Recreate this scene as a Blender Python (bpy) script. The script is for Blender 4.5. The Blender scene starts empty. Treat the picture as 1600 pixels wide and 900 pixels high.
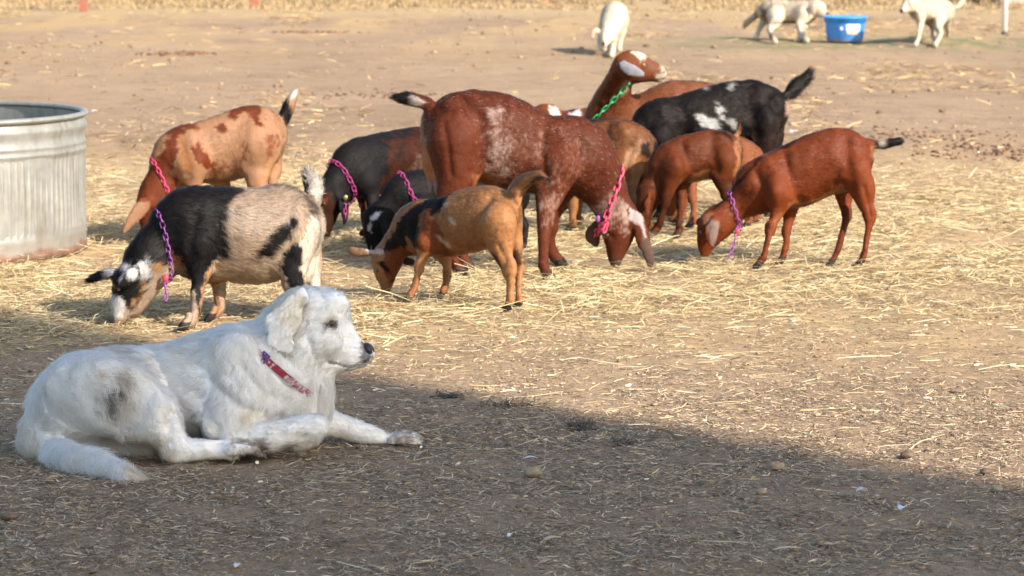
import bpy, math, random
import numpy as np
import openvdb as vdb
from mathutils import Vector
from mathutils.bvhtree import BVHTree

# ---------------------------------------------------------------- camera, sky, sun, exposure
F_PX, CAM_H, PITCH = 5300.0, 1.65, math.atan(630 / 5300)
scene = bpy.context.scene
cam_data = bpy.data.cameras.new("camera")
cam = bpy.data.objects.new("camera", cam_data)
scene.collection.objects.link(cam)
cam.location = (0, 0, CAM_H)
cam.rotation_euler = (math.pi / 2 - PITCH, 0, 0)
cam_data.sensor_width = 36
cam_data.lens = F_PX / 1600 * 36
cam_data.clip_end = 2000
cam_data.dof.use_dof = True
cam_data.dof.focus_distance = 10.25
cam_data.dof.aperture_fstop = 9.0
scene.camera = cam

SUN_EL, SUN_AZ = math.radians(32), math.atan2(.74, -.673)      # azimuth clockwise from +Y
SUN_DIR = np.array([math.sin(SUN_AZ) * math.cos(SUN_EL), math.cos(SUN_AZ) * math.cos(SUN_EL), math.sin(SUN_EL)])
world = bpy.data.worlds.new("World")
scene.world = world
world.use_nodes = True
wn = world.node_tree
sky = wn.nodes.new("ShaderNodeTexSky")
sky.sky_type = 'NISHITA'
sky.sun_disc = False
sky.sun_elevation = SUN_EL
sky.sun_rotation = SUN_AZ
sky.air_density = 1.2
sky.dust_density = 1.6
sky.ozone_density = 1.0
wn.nodes['Background'].inputs['Strength'].default_value = 0.125
wn.links.new(sky.outputs[0], wn.nodes['Background'].inputs['Color'])
sun_data = bpy.data.lights.new("sun", 'SUN')
sun_data.energy = 4.7
sun_data.angle = math.radians(0.9)
sun_data.color = (1.0, .88, .74)
sun = bpy.data.objects.new("sun", sun_data)
sun.rotation_euler = Vector(-SUN_DIR).to_track_quat('-Z', 'Y').to_euler()
sun.location = (20, -10, 20)
scene.collection.objects.link(sun)
scene.view_settings.view_transform = 'Standard'
scene.view_settings.look = 'None'
scene.view_settings.gamma = 1
scene.view_settings.exposure = 1.15
scene.cycles.use_denoising = True
scene.cycles.max_bounces = 8
scene.cycles.diffuse_bounces = 6
scene.cycles.glossy_bounces = 2

# ---------------------------------------------------------------- helpers
rng = np.random.default_rng(7)
CT, ST = math.cos(PITCH), math.sin(PITCH)
CAMP = np.array([0, 0, CAM_H])


def ray(px, py):
    a, b = (px - 800) / F_PX, (450 - py) / F_PX
    d = np.array([a, CT + b * ST, -ST + b * CT])
    return d


def ground(px, py, z=0.0):
    d = ray(px, py)
    t = (z - CAM_H) / d[2]
    return CAMP + d * t


def to_px(P):
    Q = P - CAMP
    depth = Q[..., 1] * CT - Q[..., 2] * ST
    up = Q[..., 1] * ST + Q[..., 2] * CT
    return 800 + F_PX * Q[..., 0] / depth, 450 - F_PX * up / depth, depth


def hash3(i, j, k, seed):
    h = (i.astype(np.int64) * 374761393 + j.astype(np.int64) * 668265263 + k.astype(np.int64) * 2147483647 + seed * 1274126177) & 0xffffffff
    h = ((h ^ (h >> 13)) * 1274126177) & 0xffffffff
    h = h ^ (h >> 16)
    return (h & 0xffffff).astype(np.float64) / 0xffffff


ROT = np.array([[.36, .48, -.80], [-.80, .60, 0], [.48, .64, .60]])


def vnoise(P, freq, seed=0):
    """smooth value noise in 0..1 at points P (n,3)"""
    Q = (P @ ROT) * freq
    f = np.floor(Q)
    t = Q - f
    t = t * t * (3 - 2 * t)
    i, j, k = f[..., 0], f[..., 1], f[..., 2]
    r = 0
    for a in (0, 1):
        for b in (0, 1):
            for c in (0, 1):
                w = (t[..., 0] if a else 1 - t[..., 0]) * (t[..., 1] if b else 1 - t[..., 1]) * (t[..., 2] if c else 1 - t[..., 2])
                r = r + w * hash3(i + a, j + b, k + c, seed)
    return r


def fbm(P, freq, seed=0, octv=3):
    r, a, s = 0, 1, 0
    for o in range(octv):
        r = r + a * vnoise(P, freq * 2 ** o, seed + o * 17)
        s += a
        a *= .5
    return r / s


def link(o, parent=None):
    scene.collection.objects.link(o)
    if parent is not None:
        o.parent = parent
    return o


def mesh_np(name, V, Q, mat, parent=None, smooth=True, col=None, extra=None):
    """V (n,3), Q (m,3|4) or list of such arrays -> linked mesh object"""
    me = bpy.data.meshes.new(name)
    Qs = Q if isinstance(Q, list) else [Q]
    Qs = [q for q in Qs if len(q)]
    me.vertices.add(len(V))
    me.vertices.foreach_set("co", np.ascontiguousarray(V, np.float32).ravel())
    idx = np.concatenate([q.ravel() for q in Qs]).astype(np.int32)
    cnt = np.concatenate([np.full(len(q), q.shape[1], np.int32) for q in Qs])
    me.loops.add(len(idx))
    me.loops.foreach_set("vertex_index", idx)
    me.polygons.add(len(cnt))
    st = np.concatenate([[0], np.cumsum(cnt)[:-1]]).astype(np.int32)
    me.polygons.foreach_set("loop_start", st)
    me.polygons.foreach_set("loop_total", cnt)
    me.polygons.foreach_set("use_smooth", np.full(len(cnt), smooth, bool))
    if col is not None:
        at = me.color_attributes.new("Col", 'FLOAT_COLOR', 'POINT')
        c4 = np.ones((len(V), 4), np.float32)
        c4[:, :3] = col
        at.data.foreach_set("color", c4.ravel())
    me.update(calc_edges=True)
    me.validate()
    me.materials.append(mat)
    o = bpy.data.objects.new(name, me)
    return link(o, parent)


class MB:
    """collects shapes into one mesh"""
    def __init__(s):
        s.V, s.F = [], []

    def add(s, V, F):
        n = len(s.V)
        s.V += [tuple(v) for v in V]
        s.F += [tuple(i + n for i in f) for f in F]

    def tube(s, pts, radii, seg=8, cap=True):
        pts = [Vector(p) for p in pts]
        if not hasattr(radii, '__len__'):
            radii = [radii] * len(pts)
        V, F = [], []
        up = None
        for i, p in enumerate(pts):
            t = (pts[min(i + 1, len(pts) - 1)] - pts[max(i - 1, 0)]).normalized()
            if up is None:
                up = Vector((0, 0, 1)) if abs(t.z) < .9 else Vector((1, 0, 0))
            x = t.cross(up).normalized()
            y = x.cross(t).normalized()
            up = y
            for k in range(seg):
                a = 2 * math.pi * k / seg
                V.append(p + (x * math.cos(a) + y * math.sin(a)) * radii[i])
        for i in range(len(pts) - 1):
            for k in range(seg):
                F.append((i * seg + k, i * seg + (k + 1) % seg, (i + 1) * seg + (k + 1) % seg, (i + 1) * seg + k))
        if cap:
            F.append(tuple(range(seg))[::-1])
            F.append(tuple((len(pts) - 1) * seg + k for k in range(seg)))
        s.add(V, F)

    def box(s, c, h, rz=0.0):
        V = []
        for dz in (-1, 1):
            for dx, dy in ((-1, -1), (1, -1), (1, 1), (-1, 1)):
                x, y = dx * h[0], dy * h[1]
                V.append((c[0] + x * math.cos(rz) - y * math.sin(rz), c[1] + x * math.sin(rz) + y * math.cos(rz), c[2] + dz * h[2]))
        s.add(V, [(3, 2, 1, 0), (4, 5, 6, 7), (0, 1, 5, 4), (1, 2, 6, 5), (2, 3, 7, 6), (3, 0, 4, 7)])

    def lathe(s, prof, c=(0, 0, 0), seg=48, ripple=None):
        V, F = [], []
        for i, (r, z) in enumerate(prof):
            for k in range(seg):
                a = 2 * math.pi * k / seg
                rr = r + (ripple(i, a) if ripple else 0)
                V.append((c[0] + rr * math.cos(a), c[1] + rr * math.sin(a), c[2] + z))
        for i in range(len(prof) - 1):
            for k in range(seg):
                F.append((i * seg + k, i * seg + (k + 1) % seg, (i + 1) * seg + (k + 1) % seg, (i + 1) * seg + k))
        s.add(V, F)

    def sphere(s, c, r, seg=12, rings=8, scl=(1, 1, 1)):
        prof = [(max(1e-4, math.sin(math.pi * i / rings)) * r, -math.cos(math.pi * i / rings) * r) for i in range(rings + 1)]
        V, F = [], []
        for i, (rr, z) in enumerate(prof):
            for k in range(seg):
                a = 2 * math.pi * k / seg
                V.append((c[0] + rr * math.cos(a) * scl[0], c[1] + rr * math.sin(a) * scl[1], c[2] + z * scl[2]))
        for i in range(rings):
            for k in range(seg):
                F.append((i * seg + k, i * seg + (k + 1) % seg, (i + 1) * seg + (k + 1) % seg, (i + 1) * seg + k))
        s.add(V, F)

    def build(s, name, mat, parent=None, smooth=True, bevel=0):
        me = bpy.data.meshes.new(name)
        me.from_pydata(s.V, [], s.F)
        me.update()
        me.polygons.foreach_set("use_smooth", [smooth] * len(me.polygons))
        me.materials.append(mat)
        o = bpy.data.objects.new(name, me)
        link(o, parent)
        if bevel:
            m = o.modifiers.new("bevel", 'BEVEL')
            m.width = bevel
            m.segments = 2
        return o


def tag(o, label=None, cat=None, group=None, kind=None):
    if label: o["label"] = label
    if cat: o["category"] = cat
    if group: o["group"] = group
    if kind: o["kind"] = kind
    return o


def empty(name, loc, label, cat, group=None):
    o = bpy.data.objects.new(name, None)
    o.empty_display_size = .1
    link(o)
    o.location = loc
    return tag(o, label, cat, group)


# ---------------------------------------------------------------- materials
def new_mat(name):
    m = bpy.data.materials.new(name)
    m.use_nodes = True
    nt = m.node_tree
    return m, nt, nt.nodes['Principled BSDF']


def N(nt, typ, **kw):
    n = nt.nodes.new(typ)
    for k, v in kw.items():
        if hasattr(n, k):
            setattr(n, k, v)
        else:
            n.inputs[k.replace('_', ' ')].default_value = v
    return n


def noise(nt, scale, detail=3, rough=.55, vec=None, dist=0):
    n = N(nt, 'ShaderNodeTexNoise')
    n.inputs['Scale'].default_value = scale
    n.inputs['Detail'].default_value = detail
    n.inputs['Roughness'].default_value = rough
    n.inputs['Distortion'].default_value = dist
    if vec is not None:
        nt.links.new(vec, n.inputs['Vector'])
    return n.outputs['Fac']


def ramp(nt, fac, stops):
    r = N(nt, 'ShaderNodeValToRGB')
    while len(r.color_ramp.elements) < len(stops):
        r.color_ramp.elements.new(.5)
    for e, (p, c) in zip(r.color_ramp.elements, stops):
        e.position = p
        e.color = (*c, 1) if len(c) == 3 else c
    nt.links.new(fac, r.inputs[0])
    return r.outputs[0]


def mix(nt, fac, a, b, mode='MIX'):
    n = N(nt, 'ShaderNodeMix', data_type='RGBA', blend_type=mode)
    for sock, v in ((n.inputs[0], fac), (n.inputs[6], a), (n.inputs[7], b)):
        if isinstance(v, (int, float)):
            sock.default_value = v
        elif isinstance(v, tuple):
            sock.default_value = (*v, 1)
        else:
            nt.links.new(v, sock)
    return n.outputs[2]


def bump(nt, h, bsdf, strength=.5, dist=.01, prev=None):
    b = N(nt, 'ShaderNodeBump')
    b.inputs['Strength'].default_value = strength
    b.inputs['Distance'].default_value = dist
    nt.links.new(h, b.inputs['Height'])
    if prev is not None:
        nt.links.new(prev, b.inputs['Normal'])
    nt.links.new(b.outputs[0], bsdf.inputs['Normal'])
    return b.outputs[0]


def objcoord(nt):
    return N(nt, 'ShaderNodeTexCoord').outputs['Object']


def plain(name, color, rough=.6, metal=0, var=.15, vscale=30, bumps=0):
    m, nt, b = new_mat(name)
    c = objcoord(nt)
    n = noise(nt, vscale, 4, .6, c)
    lo = tuple(x * (1 - var) for x in color)
    hi = tuple(min(1, x * (1 + var)) for x in color)
    nt.links.new(ramp(nt, n, [(.3, lo), (.7, hi)]), b.inputs['Base Color'])
    b.inputs['Roughness'].default_value = rough
    b.inputs['Metallic'].default_value = metal
    if bumps:
        bump(nt, n, b, .6, bumps)
    return m


def skin_mat(name, rough=.6, spec=.35, bstr=.5, bdist=.003, scale=260, dk=.72):
    m, nt, b = new_mat(name)
    a = N(nt, 'ShaderNodeAttribute', attribute_name='Col')
    c = objcoord(nt)
    mp = N(nt, 'ShaderNodeMapping')
    mp.inputs['Scale'].default_value = (1, 1, .35)
    mr = N(nt, 'ShaderNodeMapping')       # turned so no noise lattice plane lies level
    mr.inputs['Rotation'].default_value = (.6, .5, .9)
    mr.inputs['Location'].default_value = (.37, .53, .71)
    nt.links.new(c, mr.inputs['Vector'])
    c = mr.outputs[0]
    nt.links.new(c, mp.inputs['Vector'])
    n = noise(nt, scale, 3, .6, mp.outputs[0])
    n2 = noise(nt, 14, 3, .6, c)
    v = ramp(nt, n, [(.25, (dk, dk, dk)), (.75, (1.0, 1.0, 1.0))])
    v2 = ramp(nt, n2, [(.3, (dk ** .5, dk ** .5, dk ** .5)), (.7, (1.0, 1.0, 1.0))])
    x = mix(nt, 1.0, a.outputs['Color'], v, 'MULTIPLY')
    x = mix(nt, 1.0, x, v2, 'MULTIPLY')
    nt.links.new(x, b.inputs['Base Color'])
    b.inputs['Roughness'].default_value = rough
    sheen(nt, b, x, .08, spec)
    bump(nt, n, b, bstr, bdist)
    return m


def sheen(nt, b, colour, lo, hi):
    """black coats are duller than coloured ones"""
    bw = N(nt, 'ShaderNodeRGBToBW')
    nt.links.new(colour, bw.inputs[0])
    mr = N(nt, 'ShaderNodeMapRange')
    for i, q in enumerate((.015, .10, lo, hi)):
        mr.inputs[i + 1].default_value = q
    nt.links.new(bw.outputs[0], mr.inputs[0])
    nt.links.new(mr.outputs[0], b.inputs['Specular IOR Level'])


def fur_mat(name):
    """white fur: light also passes through the strands"""
    m, nt, b = new_mat(name)
    a = N(nt, 'ShaderNodeAttribute', attribute_name='Col')
    nn = N(nt, 'ShaderNodeAttribute', attribute_name='nrm')
    d, t, mx = N(nt, 'ShaderNodeBsdfDiffuse'), N(nt, 'ShaderNodeBsdfTranslucent'), N(nt, 'ShaderNodeMixShader')
    for q in (d, t):
        nt.links.new(a.outputs['Color'], q.inputs['Color'])
    nt.links.new(nn.outputs['Vector'], d.inputs['Normal'])
    mx.inputs[0].default_value = .3
    nt.links.new(d.outputs[0], mx.inputs[1])
    nt.links.new(t.outputs[0], mx.inputs[2])
    nt.links.new(mx.outputs[0], nt.nodes['Material Output'].inputs['Surface'])
    return m


def hair_mat(name, rough=.5, spec=.4):
    m, nt, b = new_mat(name)
    a = N(nt, 'ShaderNodeAttribute', attribute_name='Col')
    sheen(nt, b, a.outputs['Color'], .13, spec)
    nn = N(nt, 'ShaderNodeAttribute', attribute_name='nrm')
    nt.links.new(a.outputs['Color'], b.inputs['Base Color'])
    nt.links.new(nn.outputs['Vector'], b.inputs['Normal'])
    b.inputs['Roughness'].default_value = rough
    return m


def attr_mat(name, rough=.7, spec=.3):
    m, nt, b = new_mat(name)
    a = N(nt, 'ShaderNodeAttribute', attribute_name='Col')
    nt.links.new(a.outputs['Color'], b.inputs['Base Color'])
    b.inputs['Roughness'].default_value = rough
    b.inputs['Specular IOR Level'].default_value = spec
    return m


M_SKIN = skin_mat("short_coat", .62, .22, .5, .003)
M_DOGSKIN = skin_mat("dog_undercoat", .8, .15, .5, .004, 180, .95)
M_HAIR = hair_mat("goat_hair", .50, .48)
M_DOGHAIR = fur_mat("dog_hair")
M_EYE = attr_mat("eye_surface", .08, .6)
M_NOSE = plain("nose_leather", (.018, .017, .018), .38, bumps=.002, vscale=300)


# ---------------------------------------------------------------- animals
def inside_poly(x, y, poly):
    r = np.zeros(x.shape, bool)
    n = len(poly)
    for i in range(n):
        x1, y1 = poly[i]
        x2, y2 = poly[(i + 1) % n]
        c = ((y1 > y) != (y2 > y)) & (x < (x2 - x1) * (y - y1) / (y2 - y1 + 1e-12) + x1)
        r ^= c
    return r


def catmull(P, n):
    P = np.asarray(P, float)
    if len(P) < 3:
        t = np.linspace(0, 1, n + 1)[:, None]
        return P[0] * (1 - t) + P[1] * t if len(P) == 2 else P
    E = np.vstack([2 * P[0] - P[1], P, 2 * P[-1] - P[-2]])
    out = []
    for i in range(1, len(E) - 2):
        p0, p1, p2, p3 = E[i - 1:i + 3]
        for t in np.linspace(0, 1, n, endpoint=False):
            out.append(.5 * ((2 * p1) + (p2 - p0) * t + (2 * p0 - 5 * p1 + 4 * p2 - p3) * t * t + (3 * p1 - p0 - 3 * p2 + p3) * t ** 3))
    out.append(P[-1])
    out = np.array(out)
    out[:, 3] = np.maximum(out[:, 3], .5 * P[:, 3].min())
    return out


class Animal:
    def __init__(s, name, label, cat, base, win=(0, 0, 1), vox=.0065, group=None):
        s.win, s.vox, s.cat, s.face = win, vox, cat, -1
        P1, P2 = ground(*base[0]), ground(*base[1])
        s.O = (P1 + P2) / 2
        U = P2 - P1
        U[2] = 0
        s.U = U / np.linalg.norm(U)
        s.N = np.array([-s.U[1], s.U[0], 0])
        s.segs = []          # A,B,ra,rb,k,part
        s.parts = []
        s.paints = []
        s.dents = []
        s.eyes = []
        s.root = empty(name, tuple(s.O), label, cat, group)
        s.base = (.3, .1, .04)

    def px(s, x, y):
        return s.win[0] + x / s.win[2], s.win[1] + y / s.win[2]

    def pt(s, x, y, lat):
        d = ray(*s.px(x, y))
        t = (lat - np.dot(CAMP - s.O, s.N)) / np.dot(d, s.N)
        P = CAMP + d * t
        return np.array([np.dot(P - s.O, s.U), lat, P[2]]), t

    def gpt(s, x, y, z):
        P = ground(*s.px(x, y), z)
        Q = P - s.O
        return np.array([np.dot(Q, s.U), np.dot(Q, s.N), z])

    def part(s, pts, lat=0, k=1.0, blend=.025, hair=1.0, sub=4, name=''):
        L = []
        for p in pts:
            x, y, r = p[:3]
            la = p[3] if len(p) > 3 and p[3] is not None else lat
            kk = p[4] if len(p) > 4 else k
            if la == 'g':
                _, t = s.pt(x, y, 0)
                rm = r / s.win[2] * t / F_PX
                q = s.gpt(x, y, rm * .85)
            else:
                q, t = s.pt(x, y, la)
                rm = r / s.win[2] * t / F_PX
            if s.cat == 'goat' and name in ('trunk', 'neck', 'leg', 'chest', 'belly'):
                rm = rm * .97 - .0025 if name != 'leg' or len(L) < 3 else rm - .0006
            if s.vox > .008:
                rm *= 1.13
            L.append([q[0], q[1], q[2], rm, kk])
        C = catmull(L, sub) if len(L) > 1 else np.array(L + L, float)
        if len(L) == 1:
            C[1, 0] += .001
        s.parts.append(dict(C=C, blend=blend, hair=hair, name=name))
        return s

    def leg(s, pts, lat, foot=None, blend=.036, hair=.5, k=.78):
        """pts top to bottom; last point is the foot on the ground"""
        P = [list(p) for p in pts]
        last = P[-1]
        P[-1] = [last[0], last[1], last[2], 'g']
        # lateral offset eases from body to the foot
        tmp = s.gpt(last[0], last[1], .02)
        n = len(P)
        for i in range(n - 1):
            f = i / (n - 1)
            if len(P[i]) == 3:
                P[i].append(lat * (1 - f ** 1.5) + tmp[1] * f ** 1.5)
        if s.cat == 'goat':
            kn = int(n * .42)
            for i in range(kn + 1, n - 1):
                P[i][2] *= .9
            P[-1][2] *= .8
        s.part(P, lat, k, blend, hair, name='leg', sub=4)
        if s.cat == 'goat':          # two toes per hoof and the fetlock behind
            rm = s.parts[-1]['C'][-1, 3] * 1.12
            kc = s.parts[-1]['C'][kn * 4]
            s.parts.append(dict(C=np.array([[kc[0] + s.face * kc[3] * .12, kc[1], kc[2] + kc[3] * .5, kc[3] * 1.08, k], [kc[0] + s.face * kc[3] * .1, kc[1], kc[2] - kc[3] * .5, kc[3] * 1.02, k]]), blend=.012, hair=.4, name='leg'))
            q = tmp
            for sd in (-1, 1):
                L = [[q[0] + s.face * rm * f, q[1] + sd * rm * g, z * rm, rm * rr, .7] for f, g, z, rr in ((-.3, .35, 1.9, .8), (.4, .5, 1.0, .88), (1.25, .52, .5, .5))]
                s.parts.append(dict(C=np.array(L), blend=.004, hair=.25, name='hoof'))
            L = [[q[0] - s.face * rm * .7, q[1], rm * 2.9, rm * .72, .9], [q[0] - s.face * rm * 1.05, q[1], rm * 2.3, rm * .4, 1.2]]
            s.parts.append(dict(C=np.array(L), blend=.008, hair=.3, name='leg'))
        return s

    def poly(s, pts, col, amp=.01, lat=-.08, side=None, mixv=1.0, fleck=0, freq=35, part=None):
        q = [tuple(s.pt(x, y, lat)[0][[0, 2]]) for x, y in pts]
        s.paints.append(('poly', q, col, amp, side, mixv, fleck, freq, part))
        return s

    def spot(s, x, y, rx, ry, col, **kw):
        pts = [(x + rx * math.cos(a), y + ry * math.sin(a)) for a in np.linspace(0, 2 * math.pi, 14)[:-1]]
        return s.poly(pts, col, **kw)

    def dent(s, pts, width, amount, lat=-.08, side=None, part=None):
        """press in (or raise) the surface along a line drawn on the flank, on both sides unless told"""
        q = np.array([s.pt(x, y, lat)[0][[0, 2]] for x, y in pts])
        s.dents.append((q, width, amount, side, part))
        return s

    def low(s, z, col, mixv=1.0):
        s.paints.append(('low', z, col, mixv))
        return s

    def local(s, P):
        Q = P - s.O
        return np.stack([Q @ s.U, Q @ s.N, P[..., 2]], -1)

    def world(s, L):
        return s.O * np.array([1, 1, 0]) + L[..., 0:1] * s.U + L[..., 1:2] * s.N + L[..., 2:3] * np.array([0, 0, 1.])

    def eval_part(s, C, G, want=False):
        best = np.full(G.shape[:-1], 9., np.float32)
        tan = np.zeros(G.shape, np.float32) if want else None
        for a, b in zip(C[:-1], C[1:]):
            k = (a[4] + b[4]) / 2
            sc = np.array([1, 1 / k, 1], np.float32)
            A, B = (a[:3] * sc).astype(np.float32), (b[:3] * sc).astype(np.float32)
            BA = B - A
            L2 = float(BA @ BA) + 1e-9
            W = (G * sc) - A
            pr = W @ BA
            Ls = math.sqrt(L2)
            sn = float(np.clip((a[3] - b[3]) / Ls, -.9, .9))
            if abs(sn) > .02:        # exact round cone: slide toward the thicker end
                perp = np.sqrt(np.maximum((W ** 2).sum(-1) - pr * pr / L2, 0))
                pr = pr - perp * (sn / math.sqrt(1 - sn * sn) * Ls)
            t = np.clip(pr / L2, 0, 1)
            d = np.sqrt(((W - t[..., None] * BA) ** 2).sum(-1)) - (a[3] + (b[3] - a[3]) * t)
            d = d * min(1, k)
            m = d < best
            best = np.where(m, d, best)
            if want:
                dv = (b[:3] - a[:3])
                dv = dv / (np.linalg.norm(dv) + 1e-9)
                tan[m] = dv
        return (best, tan) if want else best

    def build(s, lump=.0035, lfreq=18, seed=1, mat=None, body_name='body'):
        vox = s.vox
        lo = np.min([(p['C'][:, :3] - p['C'][:, 3:4] * np.maximum(1, p['C'][:, 4:5])).min(0) for p in s.parts], 0) - .05
        hi = np.max([(p['C'][:, :3] + p['C'][:, 3:4] * np.maximum(1, p['C'][:, 4:5])).max(0) for p in s.parts], 0) + .05
        n = np.ceil((hi - lo) / vox).astype(int) + 1
        D = np.full(n, .06, np.float32)
        ax = [lo[i] + vox * np.arange(n[i]) for i in range(3)]
        for p in s.parts:
            C, kb = p['C'], p['blend']
            pad = kb + .03
            rr = C[:, 3:4] * np.array([[1, 1, 1]]) * np.hstack([np.ones((len(C), 1)), np.maximum(.3, C[:, 4:5]), np.ones((len(C), 1))])
            l2, h2 = (C[:, :3] - rr).min(0) - pad, (C[:, :3] + rr).max(0) + pad
            i0 = np.clip(np.floor((l2 - lo) / vox).astype(int), 0, n - 1)
            i1 = np.clip(np.ceil((h2 - lo) / vox).astype(int) + 1, 1, n)
            g = np.stack(np.meshgrid(*[ax[i][i0[i]:i1[i]] for i in range(3)], indexing='ij'), -1).astype(np.float32)
            d = s.eval_part(C, g)
            sl = tuple(slice(i0[i], i1[i]) for i in range(3))
            o = D[sl]
            h = np.maximum(kb - np.abs(o - d), 0) / kb
            D[sl] = np.minimum(o, d) - h * h * kb * .25
        # organic unevenness, only near the surface
        near = np.abs(D) < .03
        idx = np.argwhere(near)
        P = lo + idx * vox
        D[near] += ((fbm(P, lfreq, seed, 2) - .5) * 2 * lump + (vnoise(P, lfreq * 4, seed + 5) - .5) * lump * .5).astype(np.float32)
        # flat where it meets the ground
        zz = ax[2]
        D = np.maximum(D, (-.004 - zz)[None, None, :].astype(np.float32))
        g = vdb.FloatGrid(.06)
        g.copyFromArray(np.clip(D, -.06, .06))
        V, Q = g.convertToQuads(isovalue=0.0)
        V = V * vox + lo
        Q = Q.astype(np.int64)
        e1, e2 = V[Q[:, 2]] - V[Q[:, 0]], V[Q[:, 3]] - V[Q[:, 1]]
        fn = np.cross(e1, e2)
        VN = np.zeros_like(V)
        for c in range(4):
            np.add.at(VN, Q[:, c], fn)
        VN /= np.linalg.norm(VN, axis=1, keepdims=True) + 1e-12
        s.area = .5 * np.linalg.norm(fn, axis=1)
        s.V, s.Q, s.VN = V, Q, VN
        # nearest part
        bd = np.full(len(V), 9., np.float32)
        s.pid = np.zeros(len(V), int)
        s.tan = np.zeros_like(V)
        for i, p in enumerate(s.parts):
            d, t = s.eval_part(p['C'], V.astype(np.float32), True)
            m = d < bd
            bd[m] = d[m]
            s.pid[m] = i
            s.tan[m] = t[m]
        for q, wd, am, side, pname in s.dents:
            d2 = np.full(len(V), 1e9)
            P2 = V[:, [0, 2]]
            for a, b in (zip(q[:-1], q[1:]) if len(q) > 1 else [(q[0], q[0] + 1e-4)]):
                ba = b - a
                t = np.clip(((P2 - a) @ ba) / (ba @ ba), 0, 1)
                d2 = np.minimum(d2, ((P2 - a - t[:, None] * ba) ** 2).sum(1))
            w = np.exp(-d2 / wd ** 2) * np.clip((np.abs(VN[:, 1]) - .25) * 3, 0, 1)
            if side == 'near': w *= V[:, 1] < 0
            if side == 'far': w *= V[:, 1] > 0
            if pname: w *= np.isin(s.pid, [i for i, p in enumerate(s.parts) if p['name'] in pname])
            V = V + VN * (w * am * (1.5 if s.cat == 'goat' else 1))[:, None]
        if s.dents:
            e1, e2 = V[Q[:, 2]] - V[Q[:, 0]], V[Q[:, 3]] - V[Q[:, 1]]
            fn = np.cross(e1, e2)
            VN = np.zeros_like(V)
            for c in range(4):
                np.add.at(VN, Q[:, c], fn)
            VN /= np.linalg.norm(VN, axis=1, keepdims=True) + 1e-12
            s.V, s.VN = V, VN
        # colours
        col = np.tile(np.array(s.base, float), (len(V), 1))
        r2 = np.random.default_rng(seed)
        for pa in s.paints:
            if pa[0] == 'low':
                _, z, c, mv = pa
                m = V[:, 2] < z + (vnoise(V, 60, seed) - .5) * .01
                col[m] = col[m] * (1 - mv) + np.array(c) * mv
                continue
            _, q, c, amp, side, mv, fleck, freq, pname = pa
            w = np.zeros(len(V))
            ju = (fbm(V, freq, seed + 3, 3) - .5) * 2 * amp * 2
            jz = (fbm(V, freq, seed + 9, 3) - .5) * 2 * amp * 2
            ju = ju + (vnoise(V, 160, seed + 4) - .5) * .008
            jz = jz + (vnoise(V, 160, seed + 8) - .5) * .012
            for _ in range(5):
                j = r2.normal(0, .003, (2, len(V)))
                w += inside_poly(V[:, 0] + ju + j[0], V[:, 2] + jz + j[1], q)
            w /= 5
            if side == 'near':
                w *= V[:, 1] < 0
            if side == 'far':
                w *= V[:, 1] > 0
            if pname:
                w *= np.isin(s.pid, [i for i, p in enumerate(s.parts) if p['name'] in pname])
            if fleck:
                w *= np.clip((.6 * fbm(V * np.array([1, 1, .5]), 16, seed + 21, 3) + .4 * vnoise(V * np.array([1, 1, .4]), 140, seed + 22) - fleck) * 4 + .1, 0, 1)
            w = (w * mv)[:, None]
            col = col * (1 - w) + np.array(c) * w
        if s.cat == 'goat':        # coat pigments are deeper than the patch swatches
            hf = np.isin(s.pid, [i for i, p in enumerate(s.parts) if p['name'] == 'hoof']) & (V[:, 2] < .034)
            col[hf] = np.array([.05, .04, .036]) * (.7 + .6 * vnoise(V[hf], 90, seed)[:, None])
            mx_, mn_ = col.max(1, keepdims=True), col.min(1, keepdims=True)
            sat = np.clip((mx_ - mn_) / (mx_ + 1e-6) * 1.2, 0, 1) ** 1.6
            col = col * ((1 - sat) * .82 + sat * np.array([.51, .36, .235]))
        s.col = col
        s.body = mesh_np(body_name, s.world(V) - s.O * np.array([1, 1, 0]), Q, mat or M_SKIN, s.root, True, col)
        s.bvh = BVHTree.FromPolygons([tuple(v) for v in V], [tuple(int(i) for i in q) for q in Q])
        return s

    def coat(s, n, length=.014, rad=.0005, lift=.35, mat=None, grav=.3, wave=0., seed=3, jit=.12, clump=0., npt=4, name='coat', tuft=.34, tf=60, nrnd=.12, vary=.34, lenf=None, mask=None, white=0, dark=0):
        r = np.random.default_rng(seed)
        w = s.area * np.array([p['hair'] for p in s.parts])[s.pid[s.Q[:, 0]]] ** .5
        if mask is not None:
            w = w * mask(s.V[s.Q[:, 0]], s.VN[s.Q[:, 0]])
        fi = r.choice(len(s.Q), n, p=w / w.sum())
        a, b = r.random(n), r.random(n)
        W = np.stack([(1 - a) * (1 - b), a * (1 - b), a * b, (1 - a) * b], 1)[..., None]
        q = s.Q[fi]
        P = (s.V[q] * W).sum(1)
        NN = (s.VN[q] * W).sum(1)
        NN /= np.linalg.norm(NN, axis=1, keepdims=True) + 1e-9
        C = (s.col[q] * W).sum(1)
        T = s.tan[q[:, 0]].astype(float)
        T = T + np.array([0, 0, -grav])
        # large-scale swirl so the hair does not lie ruler-straight
        sw = np.stack([fbm(P, 9, seed + 40, 2) - .5, fbm(P, 9, seed + 50, 2) - .5, fbm(P, 9, seed + 60, 2) - .5], 1)
        T = T + sw * (1.2 if clump else .7) + r.normal(0, jit, (n, 3))
        T -= (T * NN).sum(1, keepdims=True) * NN
        T /= np.linalg.norm(T, axis=1, keepdims=True) + 1e-9
        hl = np.array([p['hair'] for p in s.parts])[s.pid[q[:, 0]]]
        Lh = length * hl * r.uniform(.6, 1.2, n)
        if lenf is not None:
            Lh = Lh * lenf(P, NN)
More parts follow.
